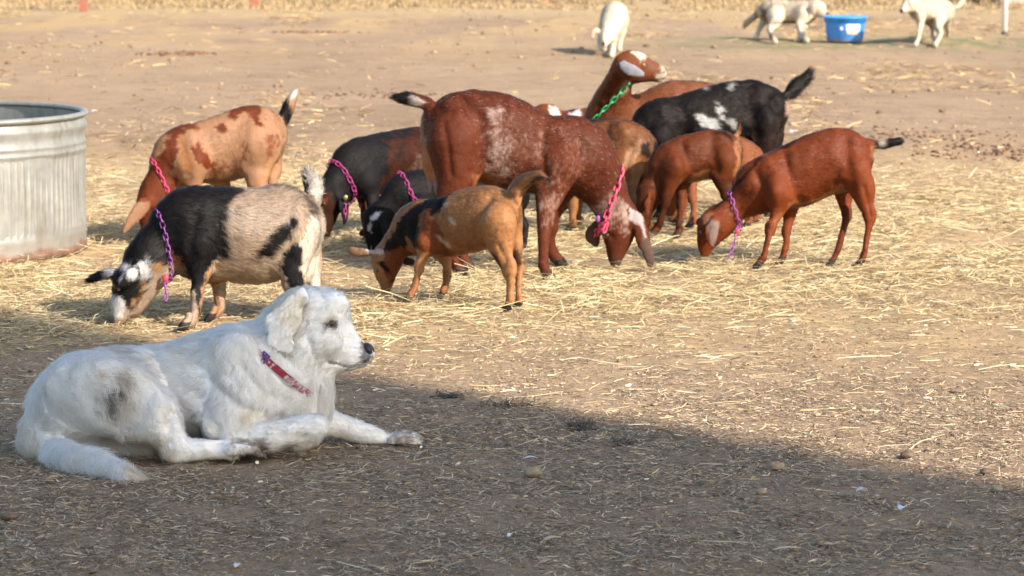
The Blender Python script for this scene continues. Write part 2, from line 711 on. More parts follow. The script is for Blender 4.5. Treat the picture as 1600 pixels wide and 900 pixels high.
        lf = lift * r.uniform(.3, 1.3, n)
        pts = np.zeros((n, npt, 3))
        B = np.cross(NN, T)
        ph = fbm(P, 30, seed + 70, 2) * 12
        for i in range(npt):
            t = i / (npt - 1)
            up = lf * (t - .55 * t * t) * Lh - .001
            pts[:, i] = P + T * (t * Lh)[:, None] + NN * up[:, None] + B * (wave * Lh * np.sin(ph + t * 5) * t)[:, None]
        if clump:
            cell = np.floor(P / (.014)) + .5
            hsh = hash3(cell[:, 0] + 500, cell[:, 1] + 500, cell[:, 2] + 500, 3)
            jitter = np.stack([hsh, (hsh * 7.13) % 1, (hsh * 13.7) % 1], 1) - .5
            cc = (cell + jitter * .8) * .014
            off = cc - P
            off -= (off * NN).sum(1, keepdims=True) * NN
            for i in range(npt):
                t = i / (npt - 1)
                pts[:, i] += off * clump * t ** 1.5
        if s.eyes:
            for ex in s.eyes:
                keep_ = np.linalg.norm(pts[:, -1] - ex[0], axis=1) > ex[1]
                pts[~keep_] = pts[~keep_][:, :1] - NN[~keep_][:, None] * .004
        Cj = C * r.uniform(1 - vary, 1 + vary, (n, 1)) * (1 + (fbm(P * np.array([1, 1, .5]), 45, seed + 90, 2)[:, None] - .5) * vary * 2)
        if white:
            m = r.random(n) < white
            Cj[m] = Cj[m] * .4 + .3
        if dark:  # a few strands darkened to stand for shaded gaps in the fur
            m = r.random(n) < dark
            Cj[m] = Cj[m] * .5
        Wp = s.world(pts.reshape(-1, 3)) - s.O * np.array([1, 1, 0])
        cl = np.stack([vnoise(P, tf, seed + 81), vnoise(P, tf, seed + 82), vnoise(P, tf, seed + 83)], 1) - .5
        nw = NN + r.normal(0, nrnd, (n, 3)) + T * .12 + cl * tuft
        nw /= np.linalg.norm(nw, axis=1, keepdims=True)
        Nw = nw[:, 0:1] * s.U + nw[:, 1:2] * s.N + nw[:, 2:3] * np.array([0, 0, 1.])
        hc = bpy.data.hair_curves.new(name)
        hc.add_curves([npt] * n)
        hc.position_data.foreach_set("vector", Wp.astype(np.float32).ravel())
        ra = hc.attributes.new("radius", 'FLOAT', 'POINT')
        rr = rad * np.tile(np.linspace(1, .25, npt), (n, 1)) * r.uniform(.7, 1.3, (n, 1))
        ra.data.foreach_set("value", rr.astype(np.float32).ravel())
        ca = hc.attributes.new("Col", 'FLOAT_COLOR', 'CURVE')
        c4 = np.ones((n, 4), np.float32)
        c4[:, :3] = np.clip(Cj, 0, 1)
        ca.data.foreach_set("color", c4.ravel())
        na = hc.attributes.new("nrm", 'FLOAT_VECTOR', 'CURVE')
        na.data.foreach_set("vector", Nw.astype(np.float32).ravel())
        hc.materials.append(mat or M_HAIR)
        o = bpy.data.objects.new(name, hc)
        return link(o, s.root)

    def hit(s, x, y):
        P0 = s.local(CAMP)
        d = ray(*s.px(x, y))
        dl = np.array([d @ s.U, d @ s.N, d[2]])
        r = s.bvh.ray_cast(Vector(P0), Vector(dl / np.linalg.norm(dl)))
        return None if r[0] is None else (np.array(r[0]), np.array(r[1]), dl / np.linalg.norm(dl))

    def toW(s, L):
        return s.world(np.asarray(L, float)) - s.O * np.array([1, 1, 0])

    def eye(s, x, y, r, iris=(.09, .035, .012), sink=.45):
        h = s.hit(x, y)
        if h is None:
            return
        p, nrm, d = h
        c = p - nrm * r * sink
        s.eyes.append((p, r * 1.25))
        n, m = 14, 20
        th = np.linspace(0, np.pi, n)
        V, C = [], []
        for t in th:
            for a in np.linspace(0, 2 * np.pi, m, endpoint=False):
                v = np.array([np.sin(t) * np.cos(a), -np.cos(t), np.sin(t) * np.sin(a)])
                V.append(v)
                ang = t
                C.append((.003, .003, .003) if ang < .38 else (iris if ang < .8 else (.02, .015, .012)))
        V = np.array(V)
        z = nrm / np.linalg.norm(nrm)     # rotate -l axis onto the surface normal
        a0 = np.array([0, -1, 0.])
        v = np.cross(a0, z)
        cth = a0 @ z
        K = np.array([[0, -v[2], v[1]], [v[2], 0, -v[0]], [-v[1], v[0], 0]])
        R = np.eye(3) + K + K @ K / (1 + cth + 1e-9)
        V = V @ R.T * r + c
        Q = np.array([(i * m + j, i * m + (j + 1) % m, (i + 1) * m + (j + 1) % m, (i + 1) * m + j) for i in range(n - 1) for j in range(m)])
        mesh_np('eye', s.toW(V), Q, M_EYE, s.root, True, np.array(C))

    def loop(s, top, bot, off=.008, n=72, cap=9.):
        tp, _ = s.pt(*top, 0)
        bp, _ = s.pt(*bot, 0)
        c = (tp + bp) / 2
        e1 = tp - bp
        e1 /= np.linalg.norm(e1)
        e2 = np.array([0, 1., 0])
        out = []
        for t in np.linspace(0, 2 * np.pi, n, endpoint=False):
            d = math.cos(t) * e1 + math.sin(t) * e2
            far = c + d * .6
            r = s.bvh.ray_cast(Vector(far), Vector(-d))
            # walk from the axis outward so other body parts are not hit
            r2 = s.bvh.ray_cast(Vector(c), Vector(d))
            R = (r2[3] if r2[0] is not None else .08)
            lim = cap * np.linalg.norm(tp - bp) / 2 / max(abs(math.cos(t)), .05)
            out.append(c + d * min(R + off, .25, lim))
        out = np.array(out)
        for _ in range(4):
            out = (np.roll(out, 1, 0) + out * 2 + np.roll(out, -1, 0)) / 4
        return out, c

    def chain(s, top, bot, mat, dangle=None, link_l=.031, wire=.0022, dlat=-.03, w=.5):
        lp, c = s.loop(top, bot)
        paths = [np.vstack([lp, lp[:1]])]
        if dangle:
            pts = [lp[len(lp) // 2]]
            for (x, y) in dangle:
                pts.append(s.pt(x, y, dlat)[0])
            paths.append(np.array(pts))
        mb = MB()
        for path in paths:
            seg = np.linalg.norm(np.diff(path, axis=0), axis=1)
            cum = np.concatenate([[0], np.cumsum(seg)])
            step = link_l * .76
            nl = max(1, int(round(cum[-1] / step)))
            step = cum[-1] / nl
            for i in range(nl):
                a = (i + .5) * step
                P = np.array([np.interp(a, cum, path[:, j]) for j in range(3)])
                P2 = np.array([np.interp(min(a + .006, cum[-1]), cum, path[:, j]) for j in range(3)])
                P1 = np.array([np.interp(max(a - .006, 0), cum, path[:, j]) for j in range(3)])
                t = P2 - P1
                t /= np.linalg.norm(t) + 1e-9
                o = P - c
                o -= (o @ t) * t
                if np.linalg.norm(o) < 1e-4: o = np.array([0, 1., 0])
                o /= np.linalg.norm(o)
                b = np.cross(t, o)
                # alternate links lie near flat / near edge-on
                an = math.radians(25 if i % 2 else 75) + (i * .7 % .3)
                x = b * math.cos(an) + o * math.sin(an)
                y = np.cross(t, x)
                V, F = [], []
                ns, nr = 14, 6
                hl, hw = link_l / 2, link_l * .27
                for k in range(ns):
                    ph = 2 * math.pi * k / ns
                    cx, cy = math.cos(ph), math.sin(ph)
                    cen = t * (np.sign(cx) * (hl - hw) + hw * cx if abs(cx) > 1e-6 else 0) + x * hw * cy
                    rad = t * cx + x * cy
                    for m in range(nr):
                        q = 2 * math.pi * m / nr
                        V.append(P + cen + (rad * math.cos(q) + y * math.sin(q)) * wire)
                for k in range(ns):
                    for m in range(nr):
                        F.append((k * nr + m, k * nr + (m + 1) % nr, ((k + 1) % ns) * nr + (m + 1) % nr, ((k + 1) % ns) * nr + m))
                mb.add([tuple(s.toW(v)) for v in V], F)
        return mb.build('chain_collar', mat, s.root)

# ---------------------------------------------------------------- the ground
def ground_height(X, Y):
    P = np.stack([X, Y, np.zeros_like(X)], -1)
    near = np.clip((60 - Y) / 40, 0, 1)
    return ((fbm(P, 1.1, 5, 3) - .5) * .03 + (fbm(P, 9, 8, 3) - .5) * .016 + (fbm(P, 21, 12, 2) - .5) * .010 * (Y < 25)) * near


def axis_lines(lo, a, b, hi, step, grow=1.12):
    mid = list(np.arange(a, b, step))
    up, x, st = [], b, step
    while x < hi:
        up.append(x)
        st *= grow
        x += st
    dn, x, st = [], a - step, step
    while x > lo:
        dn.append(x)
        st *= grow
        x -= st
    return np.array(dn[::-1] + mid + up)


gx = axis_lines(-400, -3.6, 3.6, 400, .025)
gy = axis_lines(-300, 7.4, 22, 900, .028, 1.06)
XX, YY = np.meshgrid(gx, gy, indexing='ij')
GV = np.stack([XX, YY, ground_height(XX, YY) - .006], -1).reshape(-1, 3)
ni, nj = len(gx), len(gy)
ii, jj = np.meshgrid(np.arange(ni - 1), np.arange(nj - 1), indexing='ij')
b0 = (ii * nj + jj).ravel()
GQ = np.stack([b0, b0 + nj, b0 + nj + 1, b0 + 1], 1)

m, nt, b = new_mat("packed_dirt")
c = objcoord(nt)
big = noise(nt, .35, 4, .6, c)
mid = noise(nt, 3.0, 5, .65, c)
fine = noise(nt, 38, 5, .7, c)
grit = noise(nt, 170, 3, .7, c)
base = ramp(nt, big, [(.3, (.27, .19, .125)), (.7, (.37, .27, .18))])
midc = ramp(nt, mid, [(.25, (.74, .71, .68)), (.5, (.98, .98, .98)), (.8, (1.12, 1.08, 1.0))])
x = mix(nt, 1.0, base, midc, 'MULTIPLY')
x = mix(nt, 1.0, x, ramp(nt, fine, [(.28, (.5, .47, .45)), (.45, (.95, .95, .95)), (.75, (1.15, 1.13, 1.1))]), 'MULTIPLY')
x = mix(nt, 1.0, x, ramp(nt, grit, [(.3, (.68, .66, .64)), (.6, (1.05, 1.05, 1.05))]), 'MULTIPLY')
sep = N(nt, 'ShaderNodeSeparateXYZ')
nt.links.new(c, sep.inputs[0])


def mapr(nt, v, a, b_, c_, d):
    n = N(nt, 'ShaderNodeMapRange', interpolation_type='SMOOTHSTEP')
    nt.links.new(v, n.inputs[0])
    for i, q in enumerate((a, b_, c_, d)):
        n.inputs[i + 1].default_value = q
    return n.outputs[0]


def mth(nt, op, a, b_=None):
    n = N(nt, 'ShaderNodeMath', operation=op)
    for i, v in enumerate((a, b_)):
        if v is None: continue
        if isinstance(v, (int, float)): n.inputs[i].default_value = v
        else: nt.links.new(v, n.inputs[i])
    return n.outputs[0]


# trampled hay dust where the animals feed, golden dry ground far off, a faint green strip by the tub
hay = mth(nt, 'MULTIPLY', mapr(nt, sep.outputs[1], 11.0, 12.6, 0, 1), mapr(nt, sep.outputs[1], 19.5, 23.5, 1, 0))
hay = mth(nt, 'MULTIPLY', hay, mapr(nt, mid, .3, .6, .35, 1))
x = mix(nt, mth(nt, 'MULTIPLY', hay, .55), x, (.42, .30, .15))
mp = N(nt, 'ShaderNodeMapping')
mp.inputs['Scale'].default_value = (1, .25, 1)
nt.links.new(c, mp.inputs['Vector'])
patch = noise(nt, .8, 4, .6, mp.outputs[0])
far = mth(nt, 'MULTIPLY', mapr(nt, sep.outputs[1], 26, 46, 0, 1), mapr(nt, patch, .42, .62, 0, .8))
x = mix(nt, far, x, (.41, .285, .14))
x = mix(nt, mapr(nt, sep.outputs[1], 41.5, 44.5, 0, .9), x, (.36, .265, .15))
gr = mth(nt, 'MULTIPLY', mapr(nt, sep.outputs[1], 33.0, 35.5, 0, 1), mapr(nt, sep.outputs[1], 36.2, 38.5, 1, 0))
gr = mth(nt, 'MULTIPLY', gr, mapr(nt, sep.outputs[0], .5, 3, 0, 1))
gr = mth(nt, 'MULTIPLY', gr, mapr(nt, noise(nt, 5, 3, .6, mp.outputs[0]), .40, .60, 0, .85))
x = mix(nt, gr, x, (.15, .17, .08))
# manure-stained darker band across the bare pen
dk = mth(nt, 'MULTIPLY', mapr(nt, sep.outputs[1], 19.5, 21.0, 0, 1), mapr(nt, sep.outputs[1], 23.5, 26, 1, 0))
dk = mth(nt, 'MULTIPLY', dk, mapr(nt, noise(nt, 2.6, 5, .7, mp.outputs[0]), .52, .64, 0, .6))
x = mix(nt, dk, x, (.17, .11, .065))
nt.links.new(x, b.inputs['Base Color'])
b.inputs['Roughness'].default_value = .95
b.inputs['Specular IOR Level'].default_value = .1
b1 = bump(nt, fine, b, .8, .012)
bump(nt, grit, b, .7, .004, b1)
gobj = mesh_np("ground", GV, GQ, m)
tag(gobj, kind="structure")
M_DIRT = m


def ribbons(n, X, Y, length, width, color, lift=.01, pitch=.08, curve=.2, seed=0, head=None, roll=.5, base=.002):
    """flat bent blades lying on the ground: 2 quads each"""
    r = np.random.default_rng(seed)
    h = r.uniform(0, np.pi * 2, n) if head is None else head
    p = r.normal(0, pitch, n)
    t = np.stack([np.cos(h) * np.cos(p), np.sin(h) * np.cos(p), np.sin(p)], 1)
    side = np.stack([-np.sin(h), np.cos(h), np.zeros(n)], 1)
    up = np.cross(t, side)
    ro = r.normal(0, roll, n)[:, None]
    w = side * np.cos(ro) + up * np.sin(ro)
    z = ground_height(X, Y) - .006 + base + lift * r.random(n) + np.abs(np.sin(p)) * length * .5
    c = np.stack([X, Y, z], 1)
    L, Wd = length[:, None] / 2, width[:, None] / 2
    cv = r.normal(0, curve, n)[:, None] * L
    a = c - t * L + side * cv
    d = c + t * L + side * cv
    V = np.stack([a - w * Wd * .7, a + w * Wd * .7, c - w * Wd, c + w * Wd, d - w * Wd * .6, d + w * Wd * .6], 1)
    bb = np.arange(n)[:, None] * 6
    Q = np.concatenate([bb + np.array([0, 2, 3, 1]), bb + np.array([2, 4, 5, 3])])
    return V.reshape(-1, 3), Q, np.repeat(color, 6, 0)


def pal(n, cols, wts, seed, jit=.18):
    r = np.random.default_rng(seed)
    k = r.choice(len(cols), n, p=np.array(wts) / sum(wts))
    return np.clip(np.array(cols)[k] * r.uniform(1 - jit, 1 + jit, (n, 1)), 0, 1)


def scatter(n, d0, d1, seed, dens=None, margin=1.0, xfun=.16):
    r = np.random.default_rng(seed)
    out = []
    tot = 0
    while tot < n:
        Y = r.uniform(d0, d1, n)
        half = Y * xfun + margin
        X = r.uniform(-1, 1, n) * half
        keep = r.random(n) < half / (d1 * xfun + margin)
        if dens is not None:
            keep &= r.random(n) < dens(X, Y)
        out.append(np.stack([X[keep], Y[keep]], 1))
        tot += keep.sum()
    o = np.concatenate(out)[:n]
    return o[:, 0], o[:, 1]


def mat_density(X, Y):
    """thick hay mat, thinner at its ragged edges"""
    P = np.stack([X, Y * .6, np.zeros_like(X)], 1)
    q = fbm(P, .9, 31, 3)
    near_edge = 12.2 - .0 * X + np.clip(X, -2, 2) * .25
    a = np.clip((Y - near_edge + (q - .5) * 2.4) / 1.3, 0, 1)
    b_ = np.clip((20.3 - Y + (q - .5) * 5) / 2.0, 0, 1)
    return a * b_ * np.clip((fbm(P, 2.2, 44, 3) - .34) * 4.5, .08, 1)


M_STRAW = attr_mat("straw", .6, .3)
STRAW = [(.51, .40, .215), (.60, .49, .29), (.41, .31, .16), (.69, .60, .41), (.28, .20, .11), (.46, .38, .20)]


def merge(parts):
    V, Q, C, o = [], [], [], 0
    for v, q, c in parts:
        V.append(v)
        Q.append(q + o)
        C.append(c)
        o += len(v)
    return np.concatenate(V), np.concatenate(Q), np.concatenate(C)


R = np.random.default_rng(3)
n1 = 62000
X, Y = scatter(n1, 10.8, 21.5, 1, mat_density)
k = R.random(n1) < .42          # trampled into loose heaps
ctr = R.integers(0, n1, 420)
pick = ctr[R.integers(0, 420, n1)]
X = np.where(k, X[pick] + R.normal(0, .16, n1), X)
Y = np.where(k, Y[pick] + R.normal(0, .22, n1), Y)
A = ribbons(n1, X, Y, R.gamma(3, .030, n1).clip(.02, .32), R.uniform(.0015, .0040, n1), pal(n1, STRAW, [5, 4, 4, 1.6, 2, 1], 2), np.where(k, .038, .016), .13, .14, 5)
n2 = 70000
X, Y = scatter(n2, 10.4, 21.5, 11, mat_density)
B = ribbons(n2, X, Y, R.uniform(.015, .06, n2), R.uniform(.0015, .0045, n2), pal(n2, STRAW, [5, 3, 4, 1, 3, 1], 12), .012, .2, .2, 15)
tag(mesh_np("hay", *merge([A, B])[:2], M_STRAW, smooth=False, col=merge([A, B])[2]), kind="stuff")

# loose straws on the bare trampled floor, near part of the pen
n3 = 5600
X, Y = scatter(n3, 7.6, 13.5, 21, lambda x, y: np.clip((y - 8.5) / 4, .10, 1))
A = ribbons(n3, X, Y, R.gamma(3, .022, n3).clip(.02, .22), R.uniform(.0016, .0036, n3), pal(n3, STRAW, [5, 4, 4, 2, 3, 1], 22), .006, .04, .15, 25)
# fine chopped litter that covers the floor
LIT = [(.47, .37, .24), (.34, .265, .18), (.22, .165, .115), (.62, .50, .34), (.12, .09, .065), (.40, .285, .18)]
n4 = 230000


def lit_d(x, y):
    P = np.stack([x, y, np.zeros_like(x)], 1)
    return np.clip((fbm(P, 2.2, 71, 4) - .15) * 3, .3, 1) * np.clip((12.2 - y) / 2.2, .22, 1) * np.clip((fbm(P, 5, 73, 3) - .3) * 4, .25, 1)


X, Y = scatter(n4, 7.4, 15, 31, lit_d)
B = ribbons(n4, X, Y, R.gamma(3, .0058, n4).clip(.005, .06), R.uniform(.0012, .0036, n4), pal(n4, LIT, [3.6, 5.4, 4.6, 1.3, 3, 1.5], 32, .3), .004, .16, .3, 35, base=.0)
V_, Q_, C_ = merge([A, B])
tag(mesh_np("straw_litter", V_, Q_, M_STRAW, smooth=False, col=C_), kind="stuff")
# pale chaff flakes, sparse and bright
n5 = 6000
X, Y = scatter(n5, 9, 24, 41)
A = ribbons(n5, X, Y, R.uniform(.006, .022, n5), R.uniform(.004, .010, n5), pal(n5, [(.66, .54, .36), (.8, .72, .56), (.5, .38, .22)], [4, 1, 3], 42), .004, .15, .1, 45)
tag(mesh_np("chaff", A[0], A[1], M_STRAW, smooth=False, col=A[2]), kind="stuff")

# thin drifts of old straw and manure on the far bare ground
def drift(X, Y):
    P = np.stack([X, Y * .3, np.zeros_like(X)], 1)
    return np.clip((fbm(P, .7, 191, 4) - .5) * 10, .05, 1)


n9 = 12000
X, Y = scatter(n9, 20, 45, 71, drift, 1.5)
A = ribbons(n9, X, Y, R.uniform(.03, .16, n9), R.uniform(.004, .010, n9), pal(n9, [(.50, .36, .16), (.58, .44, .22), (.34, .22, .11), (.20, .125, .075)], [4, 2, 3, 2], 72), .01, .15, .2, 75)
tag(mesh_np("old_straw", A[0], A[1], M_STRAW, smooth=False, col=A[2]), kind="stuff")

# crumbs of dirt and droppings
PHI = (1 + 5 ** .5) / 2
ICO = np.array([(-1, PHI, 0), (1, PHI, 0), (-1, -PHI, 0), (1, -PHI, 0), (0, -1, PHI), (0, 1, PHI), (0, -1, -PHI), (0, 1, -PHI), (PHI, 0, -1), (PHI, 0, 1), (-PHI, 0, -1), (-PHI, 0, 1)]) / math.hypot(1, PHI)
ICF = np.array([(0, 11, 5), (0, 5, 1), (0, 1, 7), (0, 7, 10), (0, 10, 11), (1, 5, 9), (5, 11, 4), (11, 10, 2), (10, 7, 6), (7, 1, 8), (3, 9, 4), (3, 4, 2), (3, 2, 6), (3, 6, 8), (3, 8, 9), (4, 9, 5), (2, 4, 11), (6, 2, 10), (8, 6, 7), (9, 8, 1)])


def lumps(n, X, Y, size, color, seed, squash=.6):
    r = np.random.default_rng(seed)
    V = ICO[None] * (1 + r.normal(0, .18, (n, 12, 1))) * size[:, None, None] * np.stack([r.uniform(.7, 1.4, n), r.uniform(.7, 1.4, n), np.full(n, squash)], 1)[:, None]
    a = r.uniform(0, 6.28, n)
    ca, sa = np.cos(a)[:, None], np.sin(a)[:, None]
    W = np.stack([V[..., 0] * ca - V[..., 1] * sa, V[..., 0] * sa + V[..., 1] * ca, V[..., 2]], -1)
    W += np.stack([X, Y, ground_height(X, Y) - .006 + size * squash * .5], 1)[:, None]
    F = (np.arange(n)[:, None, None] * 12 + ICF).reshape(-1, 3)
    return W.reshape(-1, 3), F, np.repeat(color, 12, 0)


def clod_d(X, Y):
    P = np.stack([X, Y * .35, np.zeros_like(X)], 1)
    q = fbm(P, .8, 91, 4)
    return np.clip((q - .5) * 9, .03, 1) * np.clip((Y - 17.5) / 4, .02, 1)


DIRT = [(.20, .135, .085), (.27, .19, .12), (.13, .085, .055), (.36, .27, .17)]
n6 = 1700
X, Y = scatter(n6, 9, 44, 51, clod_d)
A = lumps(n6, X, Y, R.gamma(1.3, .006, n6).clip(.003, .042), pal(n6, DIRT, [4, 4, 2, 1], 52), 53)
n7 = 2600
X, Y = scatter(n7, 7.6, 19, 61)
B = lumps(n7, X, Y, R.gamma(2, .0022, n7).clip(.002, .011), pal(n7, DIRT, [4, 3, 4, 1], 62), 63)
V_, Q_, C_ = merge([A, B])
tag(mesh_np("dirt_crumbs", V_, Q_, M_STRAW, smooth=True, col=C_), kind="stuff")


def clump_at(px, py, name, label, cat, n, spread, size, cols, seed, fibres=0, squash=.55, group=None):
    c = ground(px, py)
    r = np.random.default_rng(seed)
    X = c[0] + r.normal(0, spread[0], n)
    Y = c[1] + r.normal(0, spread[1], n)
    parts_ = [lumps(n, X, Y, r.uniform(.4, 1, n) * size, pal(n, cols, [1] * len(cols), seed), seed, squash)]
    V, F, C = parts_[0]
    Qs = [F]
    if fibres:
        X = c[0] + r.normal(0, spread[0] * 1.1, fibres)
        Y = c[1] + r.normal(0, spread[1] * 1.1, fibres)
        v, q, cc = ribbons(fibres, X, Y, r.uniform(.02, .06, fibres), r.uniform(.0015, .003, fibres), pal(fibres, cols, [1] * len(cols), seed + 1), size * .8, .4, .4, seed)
        q = q + len(V)
        V, C = np.concatenate([V, v]), np.concatenate([C, cc])
        Qs.append(q)
    o = mesh_np(name, V, Qs, M_STRAW, smooth=False, col=C)
    return tag(o, label, cat, group)


DK = [(.045, .035, .028), (.08, .06, .045), (.12, .09, .06)]
clump_at(910, 663, "dung_pile", "dark fibrous dung pile on the shaded dirt near the shadow edge", "dung", 26, (.022, .03), .011, DK, 101, 80)
clump_at(978, 691, "dung_pile", "small flat dark dung pile just right of and below the fibrous one", "dung", 14, (.018, .025), .009, DK, 102, 50)
clump_at(800, 632, "dry_root", "thin dark dry root lying along the shadow edge right of the dog", "root", 14, (.045, .02), .007, DK, 103, 90)
clump_at(700, 618, "dung_pile", "low dark brown crumbs of dung on the shadow line beside the dog's chest", "dung", 46, (.03, .014), .011, DK, 104, 60)
FARD = [(.16, .085, .05), (.22, .13, .08), (.11, .06, .04)]
HEAPS = []
HEAPS.append((280, 84, 60, (.16, .12), .035, 105))
HEAPS.append((490, 50, 70, (.22, .12), .028, 106))
HEAPS.append((1430, 212, 80, (.35, .35), .02, 107))
HEAPS.append((1545, 238, 90, (.22, .35), .022, 108))
HEAPS.append((600, 148, 80, (.36, .3), .018, 109))
hp = []
for px, py, n, spread, size, sd in HEAPS:
    c = ground(px, py)
    r = np.random.default_rng(sd)
    n *= 2
    hp.append(lumps(n, c[0] + r.normal(0, spread[0], n), c[1] + r.normal(0, spread[1], n), r.uniform(.25, 1, n) * size, pal(n, FARD, [1, 1, 1], sd), sd, .5))
V_, Q_, C_ = merge(hp)
tag(mesh_np("manure_crumbs", V_, Q_, M_STRAW, smooth=True, col=C_), kind="stuff")
for px, py, w, lab, colr, sd in (
        (833, 744, 15, "round tan clod with a rough top on the shaded dirt", (.27, .22, .14), 1),
        (1213, 733, 12, "pale tan rounded stone in the shade below the shadow edge", (.36, .27, .18), 2),
        (1190, 774, 9, "small flat tan stone lying below the rounded one", (.33, .25, .17), 3),
        (1417, 714, 11, "dark brown oval clod right on the edge of the shadow", (.13, .09, .065), 4),
        (1557, 767, 10, "greenish tan square stone near the right edge of the picture", (.30, .26, .17), 5),
        (1540, 739, 9, "flat dark brown clod at the lower edge of the sunlight on the right", (.14, .10, .07), 6),
        (1281, 850, 6, "small round tan clod in the shaded lower right", (.24, .18, .12), 7),
        (15, 812, 13, "brown clod in the shaded lower left corner", (.17, .12, .08), 8),
        (1134, 463, 9, "tan clod in the sunny hay below the red kid", (.36, .26, .16), 9)):
    c = ground(px, py)
    r = np.random.default_rng(sd)
    sz = w * c[1] / F_PX
    th = np.linspace(0, np.pi, 11)
    V, Q = [], []
    for t in th:
        for a in np.linspace(0, 2 * np.pi, 16, endpoint=False):
            V.append((math.sin(t) * math.cos(a), math.sin(t) * math.sin(a) * .85, math.cos(t) * .62))
    V = np.array(V)
    V = V * (1 + (fbm(V + sd * 9, 2.0, sd, 4)[:, None] - .5) * 1.1 + (vnoise(V + sd, 6.5, sd)[:, None] - .5) * .35)
    Q = np.array([(i * 16 + j, (i + 1) * 16 + j, (i + 1) * 16 + (j + 1) % 16, i * 16 + (j + 1) % 16) for i in range(10) for j in range(16)])
    V = V * sz + np.array([c[0], c[1], ground_height(c[0:1], c[1:2])[0] + sz * .25])
    cc = np.array(colr) * (.45 + .95 * fbm(V, 190, sd, 3)[:, None])
    tag(mesh_np("stone" if 'stone' in lab else "clod", V, Q, M_STRAW, smooth=True, col=cc), lab, "stone" if 'stone' in lab else "clod")


def leaf(px, py, L, W, ang, colr, name, label, cat, curl=.25, seed=0):
    c = ground(px, py)
    n = 9
    V, Q = [], []
    for i in range(n):
        t = i / (n - 1)
        w = W * (math.sin(math.pi * min(1, t * .93 + .07)) ** .7) / 2
        for j, s_ in enumerate((-1, -.35, .35, 1)):
            u, v = (t - .5) * L, s_ * w
            z = .007 + abs(s_) * w * curl + .006 * math.sin(t * 3.1) + L * curl * .25 * (t - .5) ** 2
            V.append((c[0] + u * math.cos(ang) - v * math.sin(ang), c[1] + u * math.sin(ang) + v * math.cos(ang), z + ground_height(c[0:1], c[1:2])[0]))
    for i in range(n - 1):
        for j in range(3):
            Q.append((i * 4 + j, i * 4 + j + 1, (i + 1) * 4 + j + 1, (i + 1) * 4 + j))
    V = np.array(V)
    o = mesh_np(name, V, np.array(Q), M_STRAW, smooth=True, col=np.array(colr) * (.8 + .4 * fbm(V, 120, seed, 2)[:, None]))
    mod = o.modifiers.new("solid", 'SOLIDIFY')
    mod.thickness = .0008
    return tag(o, label, cat)


leaf(829, 716, .044, .016, .15, (.62, .64, .74), "feather", "small bluish white feather lying flat on shaded dirt", "feather", .15)
leaf(864, 851, .052, .026, .5, (.50, .40, .28), "dry_leaf", "curled tan dry leaf on the shaded floor at the bottom", "leaf")
leaf(797, 843, .026, .013, 1.2, (.66, .66, .70), "feather", "tiny pale fluffy feather left of the curled tan leaf", "feather")
leaf(371, 888, .03, .016, 1.3, (.58, .58, .62), "feather", "pale grey feather under the dog near the bottom of the picture", "feather")
leaf(1410, 806, .032, .026, 1.0, (.60, .62, .68), "feather", "fluffy white down feather in the shade at the right", "feather", .5)
leaf(1347, 777, .034, .022, .4, (.58, .60, .66), "feather", "thin wispy white down feather left of the fluffiest one", "feather", .5)
leaf(1230, 864, .075, .009, .3, (.68, .58, .38), "dry_stalk", "broad pale dry stalk in the shaded lower right", "stalk")
leaf(1500, 611, .05, .016, 2.0, (.36, .25, .16), "dry_leaf", "brown folded dry leaf standing up on the sunny dirt", "leaf", .9)
leaf(680, 96, .06, .03, .2, (.75, .74, .72), "feather", "small white feather on the far sunny ground", "feather") if False else None
leaf(1288, 161, .11, .05, .1, (.72, .50, .26), "dry_leaf", "orange dry corn leaf on bare ground above the red kid's back", "leaf")
leaf(1240, 209, .05, .05, .8, (.72, .70, .80), "feather", "pale lilac feather beside the black goat's rump", "feather", .6)
leaf(148, 176, .05, .04, .5, (.68, .66, .74), "feather", "pale lilac feather on the dirt right of the metal tank's rim", "feather", .6)

# ---------------------------------------------------------------- galvanised tank
m, nt, b = new_mat("galvanised_steel")
c = objcoord(nt)
sp = N(nt, 'ShaderNodeSeparateXYZ')
nt.links.new(c, sp.inputs[0])
n1_ = noise(nt, 18, 4, .6, c)
mp_ = N(nt, 'ShaderNodeMapping')
mp_.inputs['Scale'].default_value = (1, 1, .12)
nt.links.new(c, mp_.inputs['Vector'])
streak = noise(nt, 22, 4, .6, mp_.outputs[0])
x = ramp(nt, n1_, [(.3, (.21, .215, .205)), (.7, (.285, .285, .27))])
x = mix(nt, 1.0, x, ramp(nt, streak, [(.28, (.70, .66, .58)), (.42, (.93, .92, .89)), (.6, (1, 1, 1))]), 'MULTIPLY')
hz = mth(nt, 'ADD', sp.outputs[2], mth(nt, 'MULTIPLY', mth(nt, 'SUBTRACT', noise(nt, 6, 4, .6, mp_.outputs[0]), .5), .10))
x = mix(nt, mapr(nt, hz, .055, .12, .5, 0), x, (.27, .235, .20))
x = mix(nt, mapr(nt, hz, .030, .052, .9, 0), x, ramp(nt, n1_, [(.35, (.15, .085, .06)), (.65, (.27, .16, .12))]))
nt.links.new(x, b.inputs['Base Color'])
b.inputs['Metallic'].default_value = .35
b.inputs['Roughness'].default_value = .5
bump(nt, n1_, b, .3, .002)
M_GALV = m
sT, DT = 341.0, 5300 / 341.0 * 1.0
RT = .78
tc = ground(132, 391)
TC = np.array([tc[0] - RT, tc[1], 0])
tank = empty("stock_tank", tuple(TC), "round corrugated galvanised metal stock tank with rusty base", "stock tank")
prof = [(RT - .012, .004), (RT, .004), (RT + .002, .03), (RT - .002, .075), (RT + .003, .088), (RT, .10), (RT, .118)]
nz = 14
for i in range(nz):
    prof.append((RT - .002, .128 + (.44 - .128) * i / (nz - 1)))
